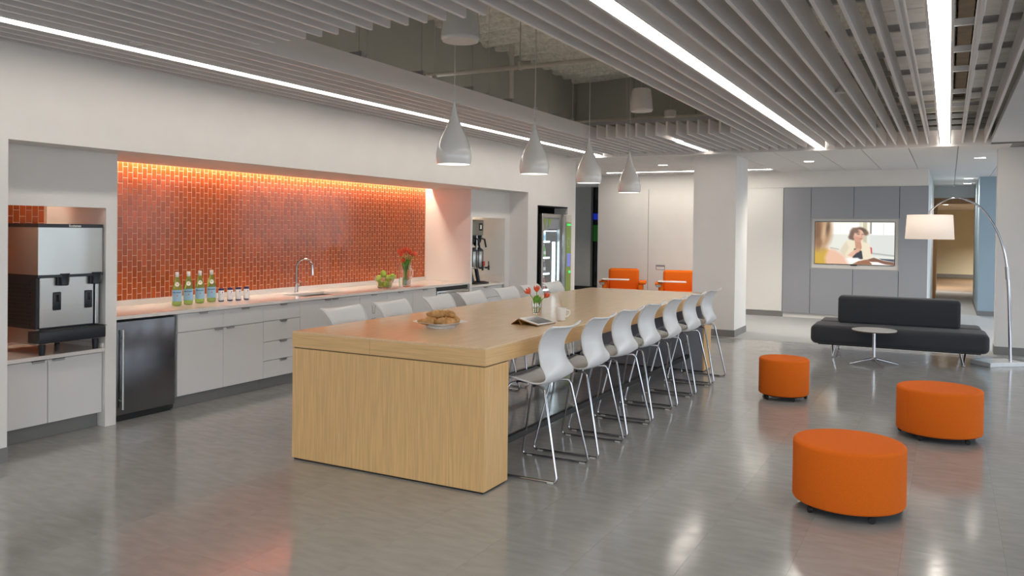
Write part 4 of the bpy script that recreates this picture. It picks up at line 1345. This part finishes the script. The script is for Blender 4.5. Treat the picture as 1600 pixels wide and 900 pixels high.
tv_ = thing('tumbler_vase', 'small clear glass tumbler with three orange tulips on the table', 'vase', (-3.17, 6.42, ZTB))
MB().lathe([(0.001, 0.002), (0.034, 0.002), (0.038, 0.008), (0.046, 0.115), (0.044, 0.115), (0.0365, 0.015), (0.001, 0.011)], 26).build('vessel', 'glass', tv_, 40)
MB().lathe([(0.001, 0.0125), (0.034, 0.017), (0.0395, 0.062), (0.001, 0.063)], 22).build('water', 'water', tv_, 40)
for x, y, z, l, o in ((-0.055, -0.03, 0.205, 'left', 0.5), (-0.008, 0.012, 0.222, 'tallest, middle', 0.35), (0.05, 0.05, 0.175, 'right leaning', 0.15)):
    tulip((-3.17 + x * 0.2, 6.42 + y * 0.2, ZTB + 0.015), (-3.17 + x * 0.35, 6.42 + y * 0.35, ZTB + z * 0.6), (-3.17 + x, 6.42 + y, ZTB + z - 0.03),
          l + ' orange tulip in the small table vase', 'orange tulips on the table', o, 1.15, 1)

mg = thing('coffee_mug', 'white mug standing behind the tablet on the table', 'mug', (-2.765, 6.05, ZTB), math.radians(35))
MB().lathe([(0.001, 0.001), (0.030, 0.001), (0.034, 0.004), (0.0435, 0.105), (0.0415, 0.105), (0.0325, 0.01), (0.001, 0.008)], 28).build('cup', 'china', mg, 40)
MB().tube(bez((0.041, 0, 0.085), (0.085, 0, 0.095), (0.08, 0, 0.035), (0.036, 0, 0.032), 12), 0.0055, 8).build('handle', 'china', mg, 60)

tb2 = thing('tablet', 'white tablet propped on a folded tan cover on the table', 'tablet', (-2.78, 5.70, ZTB), math.radians(-8))
tilt = Matrix.Translation((0.0, 0, 0.002)) @ Matrix.Rotation(math.radians(13), 4, 'Y')
# long side along y, raised toward -x
a_ = MB().rbox(-0.125, 0.06, -0.125, 0.125, 0.0, 0.005, 0.004, 2).xf(Matrix.Translation((0.0, 0, 0.016)) @ Matrix.Rotation(math.radians(12), 4, 'Y'))
a_.build('back_cover', 'leather_tan', tb2, 40)
b_ = MB().rbox(-0.122, 0.058, -0.12, 0.12, 0.0052, 0.0125, 0.003, 2).xf(Matrix.Translation((0.0, 0, 0.016)) @ Matrix.Rotation(math.radians(12), 4, 'Y'))
b_.build('bezel', 'china', tb2, 40)
c_ = MB().rbox(-0.110, 0.044, -0.10, 0.10, 0.0124, 0.0132, 0.0003, 1).xf(Matrix.Translation((0.0, 0, 0.016)) @ Matrix.Rotation(math.radians(12), 4, 'Y'))
c_.build('screen', 'screen_off', tb2)
fl = MB().prism([(-0.195, 0.001), (-0.125, 0.048), (-0.122, 0.046), (-0.19, 0.0)], -0.125, 0.125, 'y')
fl.build('cover_flap', 'leather_tan', tb2)
fl = MB().prism([(-0.125, 0.048), (-0.092, 0.001), (-0.097, 0.0), (-0.128, 0.045)], -0.125, 0.125, 'y')
fl.build('cover_flap', 'leather_tan', tb2)

# ================================================================== PENDANTS
pprof = [(0.125, 0.0), (0.1305, 0.03), (0.1325, 0.062), (0.131, 0.09), (0.125, 0.12), (0.112, 0.16), (0.094, 0.205), (0.073, 0.25), (0.053, 0.295), (0.036, 0.34), (0.0235, 0.385), (0.0145, 0.425), (0.009, 0.455), (0.006, 0.475)]
pp = [(r, h) for r, h in pprof]
pin = [(r - 0.003, h + 0.0) for r, h in pprof[:9]]


def pendant(x, y, z, label):
    t = thing('pendant_lamp', label, 'pendant lamp', (x, y, z), 0, 'white teardrop pendant lamps over the table')
    sm_ = catmull([(r, 0, h) for r, h in pp], 3)
    im_ = catmull([(r, 0, h) for r, h in pin], 3)
    prof = [(p.x, p.z) for p in reversed(im_)] + [(p.x, p.z) for p in sm_]
    MB().lathe(prof, 40).build('shade', 'lacquer', t, 50)
    MB().lathe([(0.001, 0.022), (0.123, 0.022), (0.124, 0.026), (0.001, 0.03)], 32).build('diffuser', 'pendant_glow', t)
    MB().tube([(0, 0, 0.46), (0, 0, 4.18 - z)], 0.0035, 6).build('cord', 'wire', t)
    MB().lathe([(0.0075, 0.455), (0.0075, 0.50), (0.004, 0.505)], 12).build('cord_grip', 'wire', t)
    return t


for k, (y, z) in enumerate(((5.223, 2.127), (6.573, 2.143), (7.835, 2.133), (9.045, 2.09))):
    pendant(-3.29, y, z, ['nearest and largest-looking', 'second nearest', 'third nearest', 'farthest and lowest'][k] + ' white teardrop pendant lamp above the table')

# ================================================================== OTTOMANS
def ottoman(x, y, r, label, rz=0.0):
    t = thing('ottoman', label, 'ottoman', (x, y, 0), rz, 'round orange ottomans on castors')
    e = 0.022
    prof = [(0.001, 0.045), (r - 0.02, 0.045), (r - 0.006, 0.05), (r, 0.062), (r, 0.40 - e)]
    prof += [(r - e + e * math.cos(a), 0.40 - e + e * math.sin(a)) for a in [PI / 2 * k / 6 for k in range(1, 7)]]
    prof += [(r * 0.6, 0.402), (0.001, 0.403)]
    MB().lathe(prof, 64).build('cushion', 'felt_orange', t, 50)
    MB().lathe([(0.001, 0.034), (r - 0.035, 0.034), (r - 0.03, 0.046), (0.001, 0.046)], 40).build('base', 'rubber', t, 40)
    sw = MB().tube([(r + 0.0006, 0, 0.05), (r + 0.0006, 0, 0.385)], 0.0016, 5)
    sw.build('seam', 'felt_orange', t)
    for k in range(5):
        a = 2 * PI * k / 5 + 0.3
        cx, cy = (r - 0.03) * math.cos(a), (r - 0.03) * math.sin(a)
        m = MB()
        c = MB().lathe([(0.019, -0.011), (0.0205, -0.006), (0.0205, 0.006), (0.019, 0.011)], 14, (0, 0, 0), True)
        c.xf(Matrix.Translation((cx, cy, 0.0207)) @ Matrix.Rotation(a + 1.1, 4, 'Z') @ Matrix.Rotation(PI / 2, 4, 'X'))
        m.add(c.v, c.f)
        m.cyl((cx, cy, 0), 0.008, 0.03, 0.045, 8)
        m.build('castor', 'rubber', t, 40)
    return t


ottoman(-0.508, 5.282, 0.3175, 'nearest wide orange ottoman at bottom right', 1.2)
ottoman(-1.427, 8.470, 0.2395, 'small orange ottoman beside the table chairs', 2.5)
ottoman(-0.046, 7.529, 0.318, 'wide orange ottoman between the nearest one and the arc lamp', 3.95)

# ================================================================== SOFA
sf = thing('double_sofa', 'charcoal fabric bench sofa with central back and chrome legs', 'sofa', (-0.585, 12.10, 0), math.radians(1.6))
MB().rbox(-1.035, 1.035, -0.62, -0.02, 0.185, 0.435, 0.07, 5).build('front_seat', 'felt_charcoal', sf, 60)
MB().rbox(-1.0, 1.0, 0.0, 0.58, 0.195, 0.435, 0.06, 5).build('rear_seat', 'felt_charcoal', sf, 60)
MB().rbox(-0.735, 0.735, -0.17, 0.12, 0.425, 0.80, 0.05, 5).build('backrest', 'felt_charcoal', sf, 60)
MB().rbox(-0.95, 0.95, -0.50, 0.48, 0.165, 0.195, 0.006, 1).build('underframe', 'dark_metal', sf)
for s in (-1, 1):
    for d in (-1, 1):
        x = s * 0.765
        pts = [(x - 0.04 * s, d * 0.45, 0.17), (x, d * 0.46, 0.008), (x + 0.03 * s, d * 0.18, 0.17)]
        lg = MB()
        for a, b in ((0, 1), (1, 2)):
            lg.tube([pts[a], pts[b]], 0.011, 6)
        lg.rbox(x - 0.014, x + 0.014, d * 0.46 - 0.014, d * 0.46 + 0.014, 0, 0.02, 0.003, 1)
        lg.build('leg', 'chrome', sf, 60)

st_ = thing('side_table', 'small round white pedestal table before the sofa', 'side table', (-0.806, 11.21, 0))
MB().lathe([(0.001, 0.425), (0.245, 0.425), (0.262, 0.437), (0.262, 0.444), (0.001, 0.444)], 48).build('top', 'cab_white', st_, 40)
MB().lathe([(0.258, 0.4235), (0.2625, 0.433)], 48).build('edge', 'steel_beam', st_, 40)
MB().tube([(0, 0, 0.06), (0, 0, 0.425)], 0.021, 16).build('pedestal', 'chrome', st_, 40)
MB().sphere((0, 0, 0.07), 0.034, 14, 8).build('hub', 'chrome', st_, 60)
for k in range(4):
    a = math.radians(-65 + 90 * k)
    MB().tube([(0.01 * math.cos(a), 0.01 * math.sin(a), 0.078), (0.30 * math.cos(a), 0.30 * math.sin(a), 0.010)], [0.017, 0.010], 8).build('foot', 'chrome', st_, 50)

# ================================================================== ARC LAMP
al = thing('arc_lamp', 'chrome arc floor lamp with linen drum shade and marble base', 'floor lamp', (0.0, 12.15, 0))
bs = MB().rbox(-0.26, 0.26, -0.17, 0.17, 0.0, 0.052, 0.004, 1).xf(Matrix.Translation((0.575, -0.06, 0)) @ Matrix.Rotation(math.radians(40), 4, 'Z'))
bs.build('base', 'marble', al)
path = catmull([(0.718, 0, 0.05), (0.705, 0, 0.45), (0.688, 0, 0.85), (0.665, 0, 1.19), (0.625, 0, 1.45), (0.556, 0, 1.672), (0.455, 0, 1.87), (0.338, 0, 2.02), (0.18, 0, 2.108), (0.07, 0, 2.128), (-0.027, 0, 2.105), (-0.13, 0, 2.045), (-0.222, 0, 1.955)], 5)
npt = len(path)
lo_ = path[:npt * 3 // 13 + 1]
MB().tube(path[:17], 0.019, 12).build('lower_pole', 'chrome', al, 60)
MB().tube(path[14:41], [0.0165 - 0.004 * k / 26 for k in range(27)], 12).build('arc', 'chrome', al, 60)
MB().tube(path[40:], 0.0085, 10).build('tip', 'chrome', al, 60)
MB().tube([path[14] + Vector((0, 0, -0.04)), path[16]], 0.024, 12).build('clamp', 'steel', al, 50)
sc = (-0.225, 0.0)
MB().tube([(-0.222, 0, 1.955), (-0.225, 0, 1.905)], 0.014, 10).build('socket', 'steel_bright', al, 40)
solid(MB().lathe([(0.292, 1.585), (0.272, 1.905)], 48, (sc[0], sc[1], 0)).build('shade', 'linen', al, 40), 0.003)
solid(MB().lathe([(0.001, 1.60), (0.286, 1.60)], 40, (sc[0], sc[1], 0)).build('diffuser', 'linen', al, 40), 0.002)
MB().sphere((sc[0], sc[1], 1.78), 0.035, 12, 8).tube([(sc[0], 0, 1.81), (sc[0], 0, 1.91)], 0.014, 8).build('bulb', 'pendant_glow', al, 50)
ld = bpy.data.lights.new('bulb_light', 'POINT')
ld.energy = 7
ld.color = (1.0, 0.82, 0.62)
ld.shadow_soft_size = 0.04
lo2 = bpy.data.objects.new('bulb_light', ld)
C.objects.link(lo2)
lo2.parent = al
lo2.location = (sc[0], sc[1], 1.84)
cd_pts = [(0.72 + 0.12, 12.28, 0.006)]
for k in range(50):
    a = k / 49 * 6 * PI
    cd_pts.append((0.36 + 0.09 * math.cos(a) + 0.012 * k / 10, 12.45 + 0.05 * math.sin(a * 0.9) + 0.03 * math.sin(a * 0.37), 0.007 + 0.010 * (1 + math.sin(a * 1.3))))
tag(MB().tube(catmull(cd_pts, 2), 0.005, 6).build('lamp_cable', 'glass_pane', None, 60), 'loose clear cable lying behind the marble lamp base', 'cable')

# ================================================================== ARMCHAIRS
def armchair(x, y, rz, label):
    t = thing('armchair', label, 'armchair', (x, y, 0), rz, 'orange armchairs with writing tablets')
    MB().rbox(-0.30, 0.30, -0.32, 0.28, 0.24, 0.455, 0.05, 3).build('seat', 'felt_orange', t, 60)
    MB().rbox(-0.315, 0.315, 0.20, 0.36, 0.26, 0.865, 0.06, 4).build('backrest', 'felt_orange', t, 60)
    for s in (-1, 1):
        a = MB().rbox(s * 0.40 - 0.07, s * 0.40 + 0.05, -0.32, 0.32, 0.12, 0.60, 0.03, 3)
        a = MB().rbox(min(s * 0.31, s * 0.41), max(s * 0.31, s * 0.41), -0.32, 0.32, 0.12, 0.60, 0.03, 3).build('arm', 'felt_orange', t, 60)
        MB().rbox(min(s * 0.32, s * 0.475), max(s * 0.32, s * 0.475), -0.34, 0.20, 0.572, 0.635, 0.028, 3).build('arm_pad', 'felt_orange', a, 60)
        for yy in (-0.26, 0.26):
            MB().lathe([(0.016, 0), (0.022, 0.13)], 12, (s * 0.33, yy, 0), True).build('leg', 'chrome', t, 40)
    tbm = MB().rbox(-0.42, 0.13, -0.40, -0.05, 0.652, 0.668, 0.006, 2).build('writing_tablet', 'cab_white', t, 40)
    MB().tube([(-0.40, -0.25, 0.55), (-0.40, -0.25, 0.652)], 0.025, 10).build('swivel', 'dark_metal', tbm, 40)
    MB().rbox(-0.46, -0.36, -0.36, -0.30, 0.55, 0.60, 0.01, 1).build('bracket', 'steel', tbm, 40)
    return t


armchair(-5.90, 15.95, math.radians(18), 'left orange armchair with white writing tablet')
armchair(-4.72, 15.95, math.radians(18), 'right orange armchair with white tablet, half behind the column')

# ================================================================== TELEVISION
tvt = thing('television', 'flat television showing a meeting, set into the grey wall', 'television', (-1.578, YF + 0.05, 1.466))
MB().rbox(-0.705, 0.705, -0.06, -0.01, -0.408, 0.408, 0.006, 1).build('casing', 'black_gloss', tvt)
MB().box(-0.3, 0.3, -0.01, 0.05, -0.2, 0.2).build('wall_mount', 'dark_metal', tvt)
MB().rbox(-0.06, 0.06, -0.062, -0.05, -0.424, -0.405, 0.004, 1).build('sensor_tab', 'black_gloss', tvt)
NU, NV = 224, 126
su = np.linspace(0, 1, NU + 1)
sv_ = np.linspace(0, 1, NV + 1)
UU, VV = np.meshgrid(su, sv_, indexing='ij')          # v = 0 at the top
img = np.zeros((NU + 1, NV + 1, 3))
img[:] = (246, 240, 226)


def sstep(d, soft):
    return np.clip(0.5 - d / (2 * soft), 0, 1)


def over(mask, col):
    global img
    img = img * (1 - mask[..., None]) + np.array(col, float) * mask[..., None]


AS = 16 / 9.0


def ell(cx, cy, rx, ry, rot=0.0, soft=0.01):
    dx = (UU - cx) * AS
    dy = VV - cy
    c, s = math.cos(rot), math.sin(rot)
    a = (dx * c + dy * s) / (rx * AS)
    b = (-dx * s + dy * c) / ry
    d = (np.sqrt(a * a + b * b) - 1) * min(rx * AS, ry)
    return sstep(d, soft)


def rect(x0, x1, y0, y1, soft=0.006):
    d = np.maximum(np.maximum((x0 - UU) * AS, (UU - x1) * AS), np.maximum(y0 - VV, VV - y1))
    return sstep(d, soft)


def poly(pts, soft=0.008):
    inside = np.zeros(UU.shape, bool)
    dist = np.full(UU.shape, 9.0)
    X = UU * AS
    n = len(pts)
    for i in range(n):
        x0, y0 = pts[i][0] * AS, pts[i][1]
        x1, y1 = pts[(i + 1) % n][0] * AS, pts[(i + 1) % n][1]
        cond = ((y0 > VV) != (y1 > VV))
        xi = (x1 - x0) * (VV - y0) / ((y1 - y0) if abs(y1 - y0) > 1e-9 else 1e-9) + x0
        inside ^= cond & (X < xi)
        ex, ey = x1 - x0, y1 - y0
        t = np.clip(((X - x0) * ex + (VV - y0) * ey) / (ex * ex + ey * ey + 1e-12), 0, 1)
        dist = np.minimum(dist, np.hypot(X - x0 - t * ex, VV - y0 - t * ey))
    return sstep(np.where(inside, -dist, dist), soft)


over(rect(0.2, 1.0, 0.29, 1.0, 0.02), (226, 226, 216))
over(rect(0.70, 1.0, 0.30, 0.80, 0.01), (216, 218, 212))
over(rect(0.22, 0.56, 0.03, 0.28, 0.02), (255, 253, 247))
over(rect(0.72, 0.99, 0.02, 0.29, 0.008), (255, 255, 252))
over(rect(0.862, 0.870, 0.02, 0.29, 0.004), (205, 208, 200))
over(rect(0.322, 0.330, 0.05, 0.27, 0.01), (238, 230, 212))
over(rect(0.565, 0.60, 0.0, 0.5, 0.01), (232, 226, 206))
over(rect(0.61, 0.66, 0.0, 0.5, 0.012), (198, 190, 160))
over(rect(0.70, 0.718, 0.0, 0.27, 0.008), (120, 120, 112))
over(poly([(0.72, 0.71), (1.0, 0.76), (1.0, 0.80), (0.72, 0.745)], 0.006), (176, 180, 174))
over(poly([(0.2, 0.60), (0.31, 0.64), (0.31, 0.66), (0.2, 0.63)], 0.012), (170, 176, 172))
over(poly([(0.70, 0.58), (0.725, 0.60), (0.73, 0.72), (0.715, 0.76)], 0.006), (190, 40, 50))
over(poly([(0.38, 0.72), (0.41, 0.70), (0.41, 0.76)], 0.008), (190, 50, 60))
over(poly([(0.82, 0.85), (1.0, 0.86), (1.0, 0.92), (0.85, 0.88)], 0.01), (60, 66, 84))
# woman in a cream jacket
for cx_, cy_, rx_, ry_, rt in ((0.535, 0.23, 0.085, 0.10, 0.0), (0.49, 0.31, 0.05, 0.10, 0.2), (0.60, 0.20, 0.07, 0.07, 0.4), (0.645, 0.255, 0.035, 0.05, 0.3), (0.46, 0.36, 0.03, 0.05, 0), (0.495, 0.40, 0.02, 0.04, 0)):
    over(ell(cx_, cy_, rx_, ry_, rt, 0.022), (112, 82, 62))
over(ell(0.60, 0.18, 0.04, 0.04, 0.3, 0.02), (84, 62, 48))
over(poly([(0.40, 0.44), (0.50, 0.43), (0.56, 0.52), (0.62, 0.46), (0.70, 0.52), (0.725, 0.86), (0.56, 0.93), (0.42, 0.86), (0.34, 0.68)], 0.015), (232, 220, 192))
over(poly([(0.40, 0.46), (0.44, 0.60), (0.38, 0.80), (0.32, 0.68)], 0.02), (218, 206, 178))
over(poly([(0.51, 0.42), (0.585, 0.44), (0.60, 0.60), (0.575, 0.70), (0.52, 0.62)], 0.012), (196, 140, 112))
over(poly([(0.505, 0.62), (0.55, 0.64), (0.60, 0.68), (0.615, 0.86), (0.55, 0.90), (0.485, 0.85)], 0.010), (30, 30, 40))
over(ell(0.56, 0.315, 0.062, 0.145, 0.12, 0.012), (222, 172, 146))
over(ell(0.545, 0.40, 0.045, 0.06, 0.3, 0.02), (206, 150, 124))
over(ell(0.555, 0.287, 0.016, 0.008, 0.0, 0.006), (88, 62, 54))
over(ell(0.607, 0.285, 0.012, 0.008, 0.0, 0.006), (88, 62, 54))
over(ell(0.595, 0.335, 0.008, 0.022, 0.0, 0.010), (204, 146, 122))
over(ell(0.588, 0.388, 0.020, 0.010, -0.1, 0.006), (176, 98, 88))
over(ell(0.50, 0.345, 0.011, 0.024, 0.0, 0.008), (206, 148, 124))
over(ell(0.52, 0.20, 0.05, 0.05, 0.6, 0.02), (120, 90, 68))
over(poly([(0.42, 0.79), (0.50, 0.66), (0.56, 0.62), (0.585, 0.66), (0.54, 0.72), (0.48, 0.83)], 0.012), (226, 176, 150))
over(ell(0.545, 0.67, 0.035, 0.045, -0.6, 0.010), (218, 164, 138))
over(poly([(0.36, 0.86), (0.55, 0.84), (0.64, 0.93), (0.40, 0.99)], 0.02), (250, 248, 244))
over(poly([(0.56, 0.92), (0.66, 0.88), (0.76, 0.92), (0.72, 1.0), (0.48, 1.0)], 0.012), (150, 96, 62))
over(poly([(0.67, 0.88), (0.75, 0.83), (0.87, 0.90), (1.0, 0.93), (1.0, 1.0), (0.84, 0.97), (0.72, 0.92)], 0.010), (124, 78, 56))
over(poly([(0.70, 0.93), (0.80, 0.93), (0.90, 0.99), (0.74, 1.0)], 0.010), (250, 246, 242))
# blurred figure in the foreground
over(poly([(-0.1, 0.60), (0.10, 0.60), (0.26, 0.66), (0.38, 0.80), (0.46, 1.1), (-0.1, 1.1)], 0.05), (232, 186, 158))
over(poly([(-0.1, 0.58), (0.10, 0.60), (0.17, 0.68), (0.13, 0.85), (0.15, 1.1), (-0.1, 1.1)], 0.04), (204, 164, 52))
over(ell(0.08, 0.22, 0.14, 0.46, 0.05, 0.06), (176, 138, 100))
over(ell(0.03, 0.20, 0.05, 0.36, 0.0, 0.05), (120, 82, 50))
over(ell(0.115, 0.25, 0.022, 0.22, 0.12, 0.04), (206, 172, 134))
over(ell(0.165, 0.14, 0.02, 0.14, 0.1, 0.03), (92, 66, 44))
over(ell(0.05, 0.50, 0.04, 0.10, 0.0, 0.04), (140, 98, 62))
lc_ = np.clip(img / 255.0, 0, 1)
lc_ = np.where(lc_ <= 0.04045, lc_ / 12.92, ((lc_ + 0.055) / 1.055) ** 2.4)
scm = MB().grid(lambda u, v: (-0.695 + 1.39 * u, -0.0625, 0.398 - 0.796 * v), NU, NV)
sme = scm.mesh('screen', 'screen_picture')
ca = sme.color_attributes.new('picture', 'FLOAT_COLOR', 'POINT')
flat = np.ones((len(sme.vertices), 4), dtype=np.float32)
flat[:, :3] = lc_.reshape(-1, 3)
ca.data.foreach_set('color', flat.ravel())
place('screen', sme, tvt)
